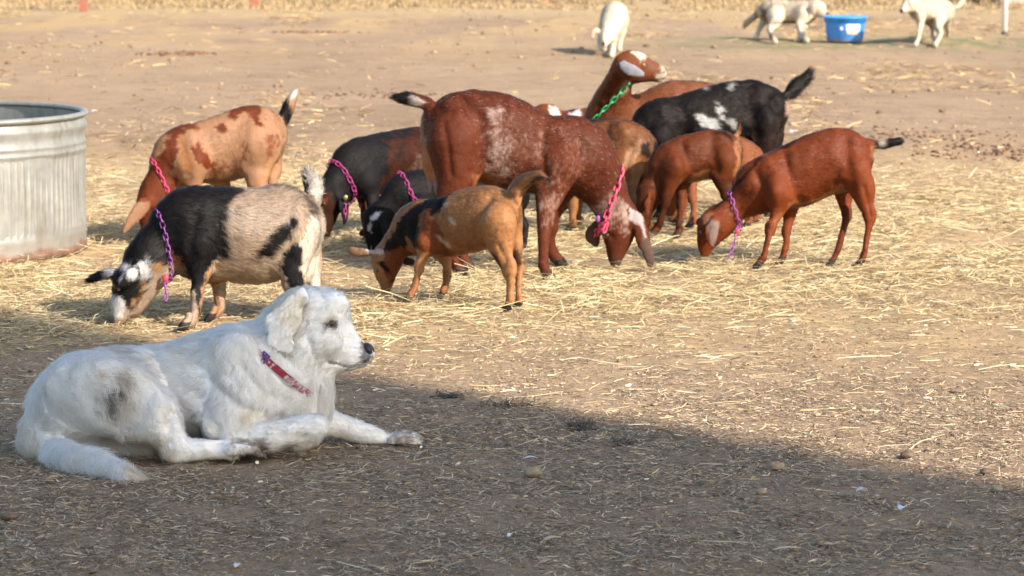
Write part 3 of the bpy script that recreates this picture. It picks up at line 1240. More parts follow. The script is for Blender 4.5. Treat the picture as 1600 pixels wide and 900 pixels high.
prof += [(RT, .452), (RT + .008, .462), (RT + .008, .472), (RT + .001, .482), (RT + .007, .492), (RT + .007, .502), (RT, .512), (RT, .545), (RT + .010, .562), (RT + .010, .578), (RT, .594), (RT, .612)]
i0, i1 = 7, 7 + nz - 1
mb = MB()
mb.lathe(prof, seg=1040, ripple=lambda i, a: (math.cos(a * 130) * .0036 if i0 <= i <= i1 else 0) + .003 * math.sin(a * 3 + 1) + .004 * math.sin(a * 11 + i * .25) * math.sin(a * 5 + 2 - i * .2) * (1 if 0 < i < len(prof) - 1 else 0))
mb.lathe([(RT - .004, .612), (RT - .004, .30), (RT - .004, .02)], seg=144)
mb.build("tank_wall", M_GALV, tank)
mb = MB()
rim = [(RT + .004 + .017 * math.cos(t), .622 + .013 * math.sin(t)) for t in np.linspace(0, 2 * math.pi, 13)]
mb.lathe(rim, seg=144)
mb.build("rim", M_GALV, tank)
mb = MB()
mb.lathe([(RT - .003, .36), (.001, .36)], seg=96)
wm, wnt, wb = new_mat("tank_water")
wb.inputs['Base Color'].default_value = (.02, .03, .02, 1)
wb.inputs['Roughness'].default_value = .04
bump(wnt, noise(wnt, 12, 2, .5, objcoord(wnt)), wb, .2, .004)
mb.build("water", wm, tank)

# ---------------------------------------------------------------- blue tub
c = ground(1324, 68)
d_ = c[1] + .27
sc_ = d_ / F_PX
TB = np.array([c[0], d_, 0])
tub = empty("tub", tuple(TB), "blue plastic feed tub with a white label on its side", "tub")
M_BLUE = plain("blue_plastic", (.045, .27, .80), .5, var=.22, vscale=9)
nt = M_BLUE.node_tree
bs = nt.nodes['Principled BSDF']
old = bs.inputs['Base Color'].links[0].from_socket
c_ = objcoord(nt)
sz = N(nt, 'ShaderNodeSeparateXYZ')
nt.links.new(c_, sz.inputs[0])
hz = mth(nt, 'ADD', sz.outputs[2], mth(nt, 'MULTIPLY', noise(nt, 14, 4, .7, c_), .12))
nt.links.new(mix(nt, mapr(nt, hz, .06, .14, .7, 0), old, (.28, .21, .15)), bs.inputs['Base Color'])
mb = MB()
r0, r1, ht = 31 * sc_ * .9, 32 * sc_, 40 * sc_
mb.lathe([(.001, .012), (r0 - .02, .006), (r0, .02), (r0 + (r1 - r0) * .8, ht * .78), (r1 - .002, ht * .80)], seg=64)
mb.lathe([(r1 - .018, ht - .01), (r0 - .015, .03), (.001, .03)], seg=64)
mb.build("tub_wall", M_BLUE, tub)
mb = MB()
mb.lathe([(r1 - .004, ht * .80), (r1 + .008, ht * .80), (r1 + .006, ht * .94), (r1 + .020, ht * .95), (r1 + .022, ht), (r1 + .004, ht + .006), (r1 - .018, ht - .01)], seg=64)
mb.build("rim", M_BLUE, tub)
mb = MB()
al0, al1 = math.radians(-94 + 13 - 12), math.radians(-94 + 13 + 32)
V, F = [], []
for i in range(9):
    a = al0 + (al1 - al0) * i / 8
    for z in (ht * .30, ht * .72):
        rr = r0 + (r1 - r0) * .8 * (z / (ht * .78)) + .004
        V.append((rr * math.cos(a), rr * math.sin(a), z))
for i in range(8):
    F.append((i * 2, (i + 1) * 2, (i + 1) * 2 + 1, i * 2 + 1))
mb.add(V, F)
lbl = mb.build("label", plain("label_paper", (.80, .78, .76), .6, var=.04), tub)
lbl.modifiers.new("solid", 'SOLIDIFY').thickness = .002
mb = MB()
a = math.radians(-107)
rr = r0 + (r1 - r0) * .45
mb.sphere((rr * math.cos(a), rr * math.sin(a), ht * .55), .02, 12, 8)
mb.build("handle_knot", plain("rope_knot", (.62, .52, .52), .8), tub)

# ---------------------------------------------------------------- far fence line, posts, trough
M_RUST = plain("rusty_steel", (.26, .10, .065), .8, var=.3, vscale=20)
M_WPOST = plain("white_painted_post", (.82, .80, .80), .5, var=.05)
M_WIRE = plain("fence_wire", (.25, .24, .23), .5, .6)
pA, pB, pC = ground(130, 18), ground(398, 12), ground(856, 5)
fence = empty("wire_fence", (pA[0], pA[1], 0), "wire fence on thin rust red steel posts behind the pen", "fence")
posts_x = [pA, pB, pC]
dv = (pC - pB)
posts_x += [pC + dv * k for k in (1, 2)] + [pA - (pB - pA) * k for k in (1, 2)]
for P in posts_x:
    mb = MB()
    x0, y0 = P[0] - pA[0], P[1] - pA[1]
    mb.box((x0, y0, .7), (.055, .006, .72))
    mb.box((x0, y0 + .035, .7), (.007, .03, .72))
    for k in range(16):
        mb.box((x0, y0 - .012, .2 + k * .075), (.012, .008, .012))
    mb.build("post", M_RUST, fence, smooth=False)
for z in (.62, .85, 1.08, 1.3):
    mb = MB()
    ps = sorted([(P[0] - pA[0], P[1] - pA[1] - .02, z) for P in posts_x])
    mb.tube(ps, .003, 6)
    mb.build("wire", M_WIRE, fence)

c = ground(1569, 53)
mb = MB()
wp = empty("marker_post", (c[0], c[1], 0), "thin round white post standing at the upper right", "post")
mb.tube([(0, 0, .03), (.01, 0, 1.2), (.02, 0, 2.2)], .034, 16)
mb.build("post_pipe", M_WPOST, wp)
mb = MB()
mb.tube([(0, 0, -.02), (0, 0, .035)], .03, 12)
mb.build("post_foot", plain("dark_rubber", (.06, .06, .055), .7), wp)

c = ground(1598, 8)
tr = empty("concrete_block", (c[0], c[1], 0), "pale weathered concrete block at the far upper right edge", "concrete block")
mb = MB()
mb.box((.02, .3, .22), (.34, .28, .23))
mb.build("block", plain("pale_concrete", (.50, .42, .36), .9, var=.15, vscale=9, bumps=.01), tr, bevel=.03)
c0, c1 = ground(1478, 4), ground(1560, 7)
mb = MB()
mb.tube([(c0[0], c0[1], .03), ((c0[0] + c1[0]) / 2, (c0[1] + c1[1]) / 2, .035), (c1[0], c1[1], .03)], .03, 10)
tag(mb.build("pipe", plain("dark_pipe", (.10, .06, .045), .8)), "dark pipe lying along the dry grass by the concrete block", "pipe")

# dry grass beyond the pen
n8 = 42000
r = np.random.default_rng(77)
Y = 44.6 + r.gamma(1.6, 3.2, n8)
X = r.uniform(-1, 1, n8) * (Y * .16 + 2)
P = np.stack([X, Y, np.zeros(n8)], 1)
k = fbm(P * np.array([.5, 1, 1]), 1.3, 5, 3) > .44 - (Y > 47) * .1
X, Y, P = X[k], Y[k], P[k]
n8 = len(X)
hgt = r.uniform(.03, .09, n8) * np.clip((Y - 44) / 3, .3, 1)
an = r.uniform(0, 3.14, n8)
w = r.uniform(.006, .014, n8)
lean = r.normal(0, .4, (n8, 2)) * hgt[:, None]
sx, sy = np.cos(an) * w, np.sin(an) * w
V = np.stack([np.stack([X - sx, Y - sy, np.zeros(n8)], 1), np.stack([X + sx, Y + sy, np.zeros(n8)], 1), np.stack([X + lean[:, 0] + sx * .3, Y + lean[:, 1] + sy * .3, hgt], 1), np.stack([X + lean[:, 0] - sx * .3, Y + lean[:, 1] - sy * .3, hgt], 1)], 1)
Q = np.arange(n8)[:, None] * 4 + np.array([0, 1, 2, 3])
C = np.repeat(pal(n8, [(.31, .225, .125), (.35, .26, .145), (.28, .20, .105), (.26, .21, .12)], [5, 3, 3, 1], 8, .07), 4, 0)
tag(mesh_np("dry_grass", V.reshape(-1, 3), Q, M_STRAW, smooth=False, col=C), kind="stuff")

# ---------------------------------------------------------------- unseen roof on posts, added out of frame to cast the foreground shade
SH = np.array([.74, -.673]) / math.tan(SUN_EL)
HB = 9.0
e0, e1 = ground(-40, 483)[:2] + SH * HB, ground(1650, 766)[:2] + SH * HB
dv = (e1 - e0) / np.linalg.norm(e1 - e0)
A0, B0 = e0 - dv * .8, e1 + dv * 5
nv = np.array([dv[1], -dv[0]])
if nv[1] > 0: nv = -nv
shade_caster = empty("shade_roof", (A0[0], A0[1], 0), "tall open sided shelter with metal roof on timber posts beside the pen", "shelter")
M_ROOF = plain("shade_roof_metal", (.35, .36, .37), .5, .5)
M_TIMB = plain("shade_roof_timber", (.22, .15, .10), .85, var=.25, vscale=6)
Lb = np.linalg.norm(B0 - A0)
ang = math.atan2(dv[1], dv[0])


def bp(u, v):
    p = dv * u + nv * v
    return (p[0], p[1])


W_ = 8.0
mb = MB()
x_, y_ = bp(Lb / 2, W_ / 2)
mb.box((x_, y_, HB + .02), (Lb / 2, W_ / 2, .05), ang)
mb.build("roof", M_ROOF, shade_caster, smooth=False)
for v in (2.9, 7.2):
    for u in (.8, Lb / 2, Lb - .8):
        x_, y_ = bp(u, v)
        mb = MB()
        mb.box((x_, y_, HB / 2 - .1), (.09, .09, HB / 2 - .05), ang)
        mb.build("post", M_TIMB, shade_caster, smooth=False)
    mb = MB()
    x_, y_ = bp(Lb / 2, v)
    mb.box((x_, y_, HB - .12), (Lb / 2 - .1, .07, .088), ang)
    mb.build("beam", M_TIMB, shade_caster, smooth=False)

# ---------------------------------------------------------------- the white dog in front
def resting_dog():
    D = Animal("dog", "large white livestock dog lying in the shade in front of the goats", "dog", ((90, 704), (470, 698)), (0, 420, 2.2857), .005)
    D.base = (.985, .97, .94)
    # head: nose to neck
    D.part([(1303, 303, 34), (1285, 304, 43), (1255, 300, 53), (1215, 285, 68), (1180, 262, 88)], k=.74, blend=.03, hair=.3, name='muzzle')
    D.part([(1268, 262, 18), (1238, 232, 30), (1205, 200, 44)], k=1.0, blend=.02, hair=.25, name='muzzle')
    D.part([(1250, 335, 22), (1205, 335, 26), (1165, 325, 36)], k=1.5, blend=.02, hair=.4, name='jaw')
    D.part([(1195, 145, 50), (1165, 150, 78), (1115, 160, 92), (1070, 185, 98)], k=.88, blend=.03, hair=.5, name='skull')
    D.part([(1150, 250, 68, -.045), (1100, 270, 72, -.045)], k=.8, blend=.03, hair=.6, name='cheek')
    D.part([(1150, 250, 68, .045), (1100, 270, 72, .045)], k=.8, blend=.03, hair=.6, name='cheek')
    D.part([(1215, 120, 20, -.03), (1190, 118, 26, -.032)], k=.9, blend=.025, hair=.3, name='brow')
    D.part([(1215, 120, 20, .03), (1190, 118, 26, .032)], k=.9, blend=.025, hair=.3, name='brow')
    # neck and ruff
    D.part([(1075, 200, 108), (1030, 270, 128), (985, 345, 150), (930, 420, 175)], k=.82, blend=.04, hair=1.2, name='neck')
    D.part([(1135, 340, 45), (1115, 400, 70), (1085, 460, 85), (1050, 530, 85)], k=.85, blend=.04, hair=1.4, name='chest')
    # trunk
    D.part([(1030, 470, 115), (960, 425, 172), (860, 410, 205), (740, 428, 190), (620, 448, 176), (480, 462, 178), (375, 475, 180), (290, 500, 174), (228, 545, 134)], k=.86, blend=.05, hair=1.0, name='trunk')
    # near shoulder and folded foreleg
    D.part([(840, 330, 95, -.10), (860, 440, 100, -.13), (830, 540, 88, -.15)], k=.65, blend=.05, hair=.9, name='shoulder')
    D.part([(800, 560, 72, -.15), (850, 612, 62, -.17), (930, 610, 57, -.19), (1020, 585, 50, -.2), (1085, 568, 46, -.2), (1120, 565, 42, -.2)], k=.9, blend=.035, hair=.5, name='fore')
    D.part([(1125, 570, 38, -.2), (1120, 605, 26, -.2), (1090, 628, 20, -.2), (1065, 635, 15, -.2)], k=.9, blend=.02, hair=.4, name='paw')
    # far foreleg, stretched forward
    D.part([(1060, 520, 70, .05), (1150, 545, 50, .07), (1220, 565, 42, .08), (1300, 590, 36, .08), (1370, 612, 30, .08), (1410, 618, 29, .08)], k=.9, blend=.035, hair=.5, name='fore')
    for i, (dl, yy) in enumerate(((-.040, 14), (-.014, 5), (.013, -3), (.038, -9))):
        D.part([(1400, 612 + yy * .4, 20, .08 + dl * .6), (1455 + abs(dl) * -300, 600 + yy, 15, .08 + dl), (1492 + abs(dl) * -300, 608 + yy, 15, .08 + dl), (1514 + abs(dl) * -300, 622 + yy, 11, .08 + dl)], blend=.003, hair=.3, name='paw')
    # haunch, hock, hind foot
    D.part([(285, 425, 108, -.10), (380, 450, 130, -.15), (470, 490, 118, -.17), (545, 540, 75, -.19)], k=.62, blend=.06, hair=.9, name='haunch')
    D.part([(555, 520, 55, -.2), (590, 580, 50, -.215), (625, 640, 46, -.22)], k=.8, blend=.04, hair=.6, name='shin')
    D.part([(625, 648, 44, -.22), (690, 648, 36, -.225), (770, 645, 33, -.225), (830, 646, 36, -.225)], k=.9, blend=.02, hair=.4, name='hindfoot')
    for dl, yy in ((-.036, 12), (-.012, 5), (.013, -3), (.037, -9)):
        D.part([(825, 640 + yy * .4, 24, -.225 + dl * .7), (880, 634 + yy, 18, -.225 + dl), (912, 642 + yy, 16, -.225 + dl), (930, 654 + yy, 11, -.225 + dl)], blend=.003, hair=.3, name='paw')
    # far hind leg and belly under the haunch
    D.part([(420, 600, 80, -.02), (500, 615, 68, -.04), (570, 620, 50, -.02)], k=1.0, blend=.05, hair=1.2, name='belly')
    # tail curls out toward the viewer
    D.part([(150, 590, 66, -.02), (158, 625, 58, -.06), (195, 655, 46, -.12), (245, 675, 38, 'g'), (320, 695, 34, 'g'), (390, 715, 29, 'g'), (438, 731, 22, 'g'), (476, 745, 9, 'g')], blend=.035, hair=1.5, name='tail')
    # ear
    D.part([(1080, 106, 24, -.078), (1052, 135, 42, -.098), (1030, 180, 57, -.111), (1012, 225, 54, -.117), (1016, 266, 41, -.118), (1024, 296, 20, -.115)], k=.2, blend=.006, hair=.42, name='ear')
    D.part([(1078, 108, 22, .078), (1055, 135, 40, .094), (1035, 180, 58, .106), (1022, 225, 58, .112), (1025, 268, 44, .114), (1032, 298, 22, .112)], k=.22, blend=.008, hair=.7, name='ear')
    # markings: dirt, cream on the ear, dark lips and eye rim; also painted ear-crease shade
    CREAM, DIRTC, DARKD = (.82, .73, .58), (.42, .35, .25), (.10, .085, .065)
    E = dict(lat=-.15)
    D.poly([(985, 90), (1075, 75), (1110, 110), (1085, 190), (1060, 250), (1000, 200), (960, 130)], CREAM, amp=.01, mixv=.55, **E)
    D.poly([(300, 345), (430, 290), (560, 320), (600, 400), (560, 400), (500, 350), (420, 380), (350, 390)], DIRTC, amp=.02, mixv=.4, fleck=.42, **E)
    D.poly([(310, 400), (400, 350), (480, 380), (490, 460), (420, 510), (340, 480)], DIRTC, amp=.02, mixv=.5, fleck=.38, **E)
    D.poly([(372, 410), (430, 396), (436, 442), (408, 464), (396, 498), (366, 496), (360, 450)], DARKD, amp=.026, mixv=.95, fleck=.3, **E)
    D.poly([(340, 350), (380, 345), (385, 375), (350, 385)], DIRTC, amp=.012, mixv=.7, fleck=.4, **E)
    D.poly([(420, 355), (452, 370), (440, 392), (412, 380)], DARKD, amp=.01, mixv=.55, fleck=.4, **E)
    D.poly([(372, 515), (385, 520), (382, 540), (374, 532)], DARKD, amp=.004, mixv=.7, **E)
    D.poly([(580, 290), (800, 265), (820, 330), (700, 350), (600, 320)], CREAM, amp=.03, mixv=.5, fleck=.42, **E)
    D.poly([(850, 500), (1000, 500), (1010, 550), (860, 570)], CREAM, amp=.02, mixv=.6, fleck=.4, **E)
    D.poly([(720, 500), (800, 560), (860, 640), (800, 650), (740, 600)], CREAM, amp=.02, mixv=.5, fleck=.4, **E)
    D.poly([(430, 570), (590, 560), (640, 700), (430, 700)], CREAM, amp=.02, mixv=.6, **E)
    D.poly([(85, 560), (130, 560), (130, 700), (75, 700)], CREAM, amp=.02, mixv=.5, **E)
    for p in ([(820, 600), (945, 610), (945, 690), (820, 690)],):
        D.poly(p, (.30, .22, .14), amp=.012, mixv=.85, fleck=.34, lat=-.24)
    D.poly([(870, 655), (950, 625), (950, 690), (850, 690)], DARKD, amp=.008, mixv=.85, fleck=.3, lat=-.24)
    D.poly([(1370, 570), (1560, 570), (1560, 660), (1370, 660)], (.28, .20, .12), amp=.015, mixv=.85, fleck=.32, lat=.08)
    D.poly([(1500, 595), (1560, 590), (1560, 660), (1490, 645)], DARKD, amp=.01, mixv=.75, fleck=.3, lat=.08)
    D.poly([(1000, 625), (1130, 600), (1140, 670), (1000, 670)], (.45, .39, .30), amp=.01, mixv=.75, fleck=.33, lat=-.2)
    L = dict(lat=-.05)
    D.poly([(1168, 318), (1185, 320), (1200, 334), (1250, 352), (1300, 338), (1318, 318), (1318, 334), (1300, 348), (1255, 361), (1200, 344), (1176, 334)], (.07, .06, .06), amp=.001, mixv=.85, part=('muzzle', 'jaw'), **L)
    D.poly([(1285, 262), (1325, 270), (1335, 330), (1300, 345), (1288, 320), (1296, 290)], (.09, .085, .09), amp=.002, mixv=.8, part=('muzzle', 'jaw'), **L)
    D.poly([(1215, 300), (1280, 270), (1290, 330), (1240, 350), (1205, 335)], (.42, .41, .42), amp=.004, mixv=.3, fleck=.45, part=('muzzle', 'jaw'), **L)
    D.poly([(1152, 194), (1170, 183), (1188, 177), (1207, 182), (1210, 210), (1190, 214), (1170, 206)], (.035, .03, .03), amp=.0008, mixv=.92, side='near', lat=-.07)
    D.poly([(1160, 160), (1205, 165), (1200, 178), (1165, 178)], CREAM, amp=.004, mixv=.5, lat=-.07)
    D.poly([(1072, 100), (1105, 105), (1100, 150), (1082, 190), (1074, 190), (1082, 140)], (.40, .35, .28), amp=.004, mixv=.5, lat=-.09)  # crease shade along the ear's front edge, painted into the coat
    for pts, w, am, kw in (
            ([(555, 320), (600, 400), (615, 480), (600, 545)], .020, -.014, dict(lat=-.15, side='near')),
            ([(480, 300), (545, 340), (575, 420), (570, 480)], .028, .008, dict(lat=-.15, side='near')),
            ([(300, 400), (330, 470), (420, 540)], .03, -.008, dict(lat=-.15, side='near')),
            ([(720, 350), (790, 420), (880, 480), (1010, 520)], .014, -.009, dict(lat=-.12, side='near')),
            ([(860, 330), (930, 410), (1040, 470)], .013, -.008, dict(lat=-.12, side='near')),
            ([(800, 380), (880, 450), (990, 495)], .012, .006, dict(lat=-.12, side='near')),
            ([(740, 500), (775, 560), (770, 610)], .014, -.012, dict(lat=-.15, side='near')),
            ([(690, 460), (720, 520), (725, 590)], .018, .006, dict(lat=-.15, side='near')),
            ([(905, 235), (950, 330), (1035, 415), (1110, 445)], .013, -.009, dict(lat=-.1)),
            ([(960, 250), (1010, 340), (1080, 400), (1130, 410)], .016, .008, dict(lat=-.1)),
            ([(1095, 190), (1105, 250), (1130, 310)], .012, -.005, dict(lat=-.08, part=('skull', 'cheek', 'neck'))),
            ([(1172, 330), (1200, 342), (1250, 354), (1300, 340)], .0045, -.004, dict(lat=-.05)),
            ([(1172, 330)], .007, -.005, dict(lat=-.05)),
            ([(1150, 222), (1200, 235), (1240, 250)], .014, -.003, dict(lat=-.06)),
            ([(1186, 196)], .013, -.007, dict(lat=-.07)),
            ([(1160, 172), (1190, 166), (1215, 176)], .008, .003, dict(lat=-.07)),
            ([(1240, 310)], .02, .004, dict(lat=-.05)),
            ([(620, 640), (700, 640), (800, 640)], .008, .002, dict(lat=-.22)),
            ([(1000, 590), (1080, 600)], .012, -.004, dict(lat=-.2))):
        D.dent(pts, w, am, **kw)
    D.build(lump=.004, lfreq=16, seed=2, mat=M_DOGSKIN)
    D.eye(1184, 195, .0112, iris=(.10, .04, .015), sink=.35)
    # coat
    def lf(P, Nn):
        return 1.0
    D.coat(150000, length=.040, rad=.0005, lift=.52, dark=.02, mat=M_DOGHAIR, grav=.35, wave=.3, seed=11, jit=.16, clump=.6, npt=5, tuft=.6, tf=85, vary=.13, nrnd=.16)
    # nose
    p, _ = D.pt(1314, 290, -.0)
    mb = MB()
    V, F = [], []
    n_, m_ = 14, 20
    for i in range(n_):
        t = math.pi * i / (n_ - 1)
        for j in range(m_):
            a = 2 * math.pi * j / m_
            v = np.array([math.cos(t) * .0195, math.sin(t) * math.cos(a) * .0225, math.sin(t) * math.sin(a) * .0185])
            if v[0] > 0: v[0] *= 1 - .25 * abs(v[1]) / .02
            v[2] += -.25 * v[0] + (.003 if v[2] > 0 else 0)
            for sy in (-1, 1):       # nostrils
                dd = np.linalg.norm((v - np.array([.013, sy * .0125, -.002])) * np.array([1, 1, 1.5]))
                v = v * (1 - .28 * max(0, 1 - dd / .0085))
            V.append(tuple(D.toW(p + v)))
    for i in range(n_ - 1):
        for j in range(m_):
            F.append((i * m_ + j, i * m_ + (j + 1) % m_, (i + 1) * m_ + (j + 1) % m_, (i + 1) * m_ + j))
    mb.add(V, F)
    mb.build("nose", M_NOSE, D.root)
    # claws
    horn = plain("claw_horn", (.10, .085, .07), .4)
    for x0, y0, l0, L4 in ((1516, 624, .08, ((-.040, 14), (-.014, 5), (.013, -3), (.038, -9))), (933, 656, -.225, ((-.036, 12), (-.012, 5), (.013, -3), (.037, -9)))):
        for dl, yy in L4:
            a, _ = D.pt(x0 - (abs(dl) * 300 if l0 > 0 else 0), y0 + yy, l0 + dl)
            mb = MB()
            mb.tube([D.toW(a), D.toW(a + np.array([.010, 0, -.002])), D.toW(a + np.array([.018, 0, -.009]))], [.0040, .0032, .0008], 8)
            mb.build("claw", horn, D.root)
    # collar: woven strap round the neck
    lp, c = D.loop((905, 268), (1118, 448), off=.010, cap=.98)
    n = len(lp)
    c0 = lp.mean(0)
    nr = np.cross(lp[n // 4] - c0, lp[0] - c0)
    nr /= np.linalg.norm(nr)
    mb = MB()
    V, F = [], []
    for i in range(n):
        o = lp[i] - c0
        o /= np.linalg.norm(o)
        for du, dr in ((-.0105, 0), (-.0105, .003), (.0105, .003), (.0105, 0)):
            V.append(tuple(D.toW(lp[i] + nr * du + o * dr)))
    for i in range(n):
        for k in range(4):
            F.append((i * 4 + k, i * 4 + (k + 1) % 4, ((i + 1) % n) * 4 + (k + 1) % 4, ((i + 1) % n) * 4 + k))
    mb.add(V, F)
    m, nt, b = new_mat("woven_collar")
    c_ = objcoord(nt)
    vo = N(nt, 'ShaderNodeTexVoronoi')
    vo.inputs['Scale'].default_value = 75
    nt.links.new(c_, vo.inputs['Vector'])
    nt.links.new(ramp(nt, vo.outputs['Distance'], [(.28, (.55, .42, .42)), (.36, (.30, .02, .045)), (.8, (.22, .015, .04))]), b.inputs['Base Color'])
    b.inputs['Roughness'].default_value = .7
    bump(nt, noise(nt, 900, 2, .5, c_), b, .4, .001)
    col = mb.build("collar", m, D.root, smooth=False)
    # buckle at the upper near side
    tgt = D.hit(945, 308)
    if tgt is not None:
        i = int(np.argmin(np.linalg.norm(lp - tgt[0], axis=1)))
        o = lp[i] - c0
        o /= np.linalg.norm(o)
        t = np.cross(nr, o)
        mb = MB()
        for dt, du, ht_, hu in ((-.011, 0, .0025, .016), (.011, 0, .0025, .016), (0, -.0145, .0125, .0025), (0, .0145, .0125, .0025), (0, 0, .002, .014)):
            V = []
            for a in (-1, 1):
                for x_, y_ in ((-1, -1), (1, -1), (1, 1), (-1, 1)):
                    V.append(tuple(D.toW(lp[i] + t * (dt + x_ * ht_) + nr * (du + y_ * hu) + o * (.006 + a * .0025))))
            mb.add(V, [(3, 2, 1, 0), (4, 5, 6, 7), (0, 1, 5, 4), (1, 2, 6, 5), (2, 3, 7, 6), (3, 0, 4, 7)])
        mb.build("buckle", plain("purple_buckle", (.11, .06, .24), .35), col, smooth=False)
    return D


resting_dog()

# ---------------------------------------------------------------- goats
def plastic(name, col):
    return plain(name, tuple(c * .85 + .02 for c in col), .55, var=.25, vscale=60)


M_PINK, M_PURPLE, M_GREEN = plastic("pink_plastic", (.78, .03, .16)), plastic("violet_plastic", (.27, .055, .33)), plastic("green_plastic", (.02, .36, .13))
M_ROSE, M_MAG = plastic("rose_plastic", (.85, .06, .17)), plastic("magenta_plastic", (.42, .02, .19))
BLACK, BLK2, WHITE, CREAMY = (.012, .011, .012), (.035, .028, .024), (.70, .67, .62), (.62, .50, .36)
HERD = "goats grazing on the hay"


def fit(A, n=26000, length=.013, rad=.0005, **kw):
    kw.setdefault('lift', .5)
    A.coat(int(n * 1.8), length=length * 1.35, rad=rad * 1.15, **kw)


def clip_tag(A, x, y, r, lat, mat):
    p, _ = A.pt(x, y, lat)
    mb = MB()
    mb.sphere(tuple(A.toW(p)), r, 12, 8, (1, .6, 1.3))
    mb.build("chain_clip", mat, A.root)


def pygmy_goat():
    A = Animal("goat", "black, tan and white shaggy goat with violet chain, grazing beside the dog's back", "goat", ((320, 501), (475, 493)), (130, 120, 2.195), .006, HERD)
    A.base = (.44, .35, .265)
    A.part([(118, 838, 19), (128, 815, 30), (140, 785, 42), (155, 745, 52), (172, 712, 58)], k=.75, blend=.025, hair=.5, name='head')
    A.part([(172, 712, 60), (195, 680, 56), (225, 640, 72)], k=.78, blend=.04, hair=.8, name='poll')
    A.part([(180, 785, 30), (195, 750, 36), (205, 715, 42)], k=.8, blend=.03, hair=.7, name='jaw')
    A.part([(225, 640, 74), (275, 585, 88), (330, 540, 110), (375, 520, 128)], k=.62, blend=.05, hair=1.3, name='neck')
    A.part([(375, 520, 125), (430, 525, 142), (520, 540, 162), (600, 545, 168), (670, 522, 152), (722, 512, 104), (752, 505, 62)], k=.88, blend=.05, hair=1.1, name='trunk')
    A.part([(350, 600, 55), (385, 630, 60), (430, 640, 60)], k=.9, blend=.05, name='chest')
    A.leg([(395, 590, 70), (400, 680, 36), (392, 745, 21), (385, 800, 19), (372, 838, 21), (352, 852, 20)], -.085)
    A.leg([(440, 640, 45), (462, 710, 28), (468, 750, 20), (470, 790, 20), (455, 815, 22), (440, 822, 18)], .08)
    A.part([(440, 818, 14, 'g'), (485, 818, 12, 'g')], blend=.015, hair=.3, name='leg')
    A.leg([(716, 535, 94), (715, 620, 72), (722, 690, 42), (745, 745, 24), (745, 790, 18), (735, 835, 20)], -.10)
    A.leg([(765, 560, 52), (788, 640, 36), (795, 700, 22), (790, 760, 17), (775, 812, 18)], .08)
    A.part([(735, 600, 60, .0), (745, 660, 48, .0), (740, 690, 25, 0)], k=1.1, blend=.03, hair=.3, name='udder')
    # tail turned up
    A.part([(768, 470, 27), (780, 430, 30), (784, 385, 26), (774, 350, 16)], k=.8, blend=.02, hair=1.5, name='tail')
    # ears
    A.part([(105, 672, 17, .02), (70, 678, 17, .05), (40, 688, 13, .07), (20, 696, 7, .085)], k=.5, blend=.012, hair=.6, name='ear')
    A.part([(182, 662, 20, -.055), (160, 682, 26, -.09), (142, 703, 18, -.105), (130, 716, 8, -.11)], k=.42, blend=.012, hair=.6, name='ear')
    # markings
    A.poly([(90, 720), (230, 380), (330, 370), (560, 340), (590, 380), (545, 400), (500, 460), (470, 540), (470, 640), (420, 690), (400, 780), (370, 770), (340, 650), (290, 640), (240, 690), (180, 800), (90, 790)], BLACK, amp=.014)
    A.poly([(470, 360), (660, 345), (730, 370), (780, 400), (790, 480), (740, 480), (700, 400), (620, 385), (520, 400)], BLK2, amp=.018, mixv=.85, fleck=.32)
    A.poly([(480, 430), (560, 385), (700, 395), (760, 450), (750, 520), (650, 480), (560, 560), (480, 600), (460, 500)], (.40, .315, .245), amp=.015)
    A.poly([(560, 590), (600, 540), (660, 490), (710, 470), (705, 510), (660, 560), (610, 615), (570, 625)], BLACK, amp=.012)
    A.poly([(440, 620), (560, 620), (650, 610), (680, 640), (640, 730), (470, 720), (430, 660)], (.58, .47, .36), amp=.014)
    A.poly([(650, 600), (700, 560), (720, 560), (725, 650), (740, 740), (710, 760), (680, 700), (645, 640)], BLACK, amp=.01)
    A.poly([(720, 560), (760, 470), (850, 470), (840, 620), (810, 860), (740, 860), (745, 740), (725, 650)], (.70, .62, .52), amp=.01)
    A.poly([(420, 650), (440, 640), (415, 750), (400, 870), (330, 880), (350, 820), (380, 760), (400, 700)], (.56, .36, .22), amp=.006)
    A.poly([(430, 690), (500, 690), (500, 850), (410, 850)], (.50, .31, .19), amp=.006)
    A.poly([(372, 740), (385, 740), (372, 810), (362, 812)], BLACK, amp=.003)
    A.poly([(300, 600), (345, 640), (330, 665), (290, 655)], (.50, .29, .15), amp=.006)
    A.poly([(235, 650), (270, 640), (270, 665), (240, 690)], (.50, .30, .15), amp=.004)
    for q, c_ in (([(100, 765), (135, 755), (160, 790), (150, 830), (110, 850), (85, 800)], (.72, .70, .68)),
                  ([(95, 660), (130, 625), (140, 650), (120, 700), (90, 715), (60, 690)], (.55, .55, .58)),
                  ([(140, 655), (185, 650), (190, 690), (150, 690)], (.60, .60, .62)),
                  ([(195, 640), (225, 630), (235, 690), (205, 700)], (.50, .50, .50)),
                  ([(125, 700), (150, 690), (205, 698), (212, 730), (198, 790), (172, 812), (150, 770), (128, 745)], (.015, .013, .012)),
                  ([(95, 715), (105, 705), (118, 745), (108, 755)], (.50, .36, .22)),
                  ([(170, 770), (190, 765), (190, 790), (172, 792)], (.46, .30, .18)),
                  ([(207, 700), (216, 705), (200, 770), (192, 770)], (.52, .30, .14))):
        A.poly(q, c_, amp=.004, part=('head', 'poll', 'jaw', 'ear', 'neck'), mixv=.9)
    A.poly([(0, 660), (66, 660), (64, 715), (0, 725)], BLACK, amp=.002, part=('ear',), lat=.07)
    A.poly([(120, 690), (146, 690), (150, 720), (118, 725)], BLACK, amp=.002, part=('ear',))
    A.spot(119, 728, 11, 8, (.35, .16, .06), amp=.001)
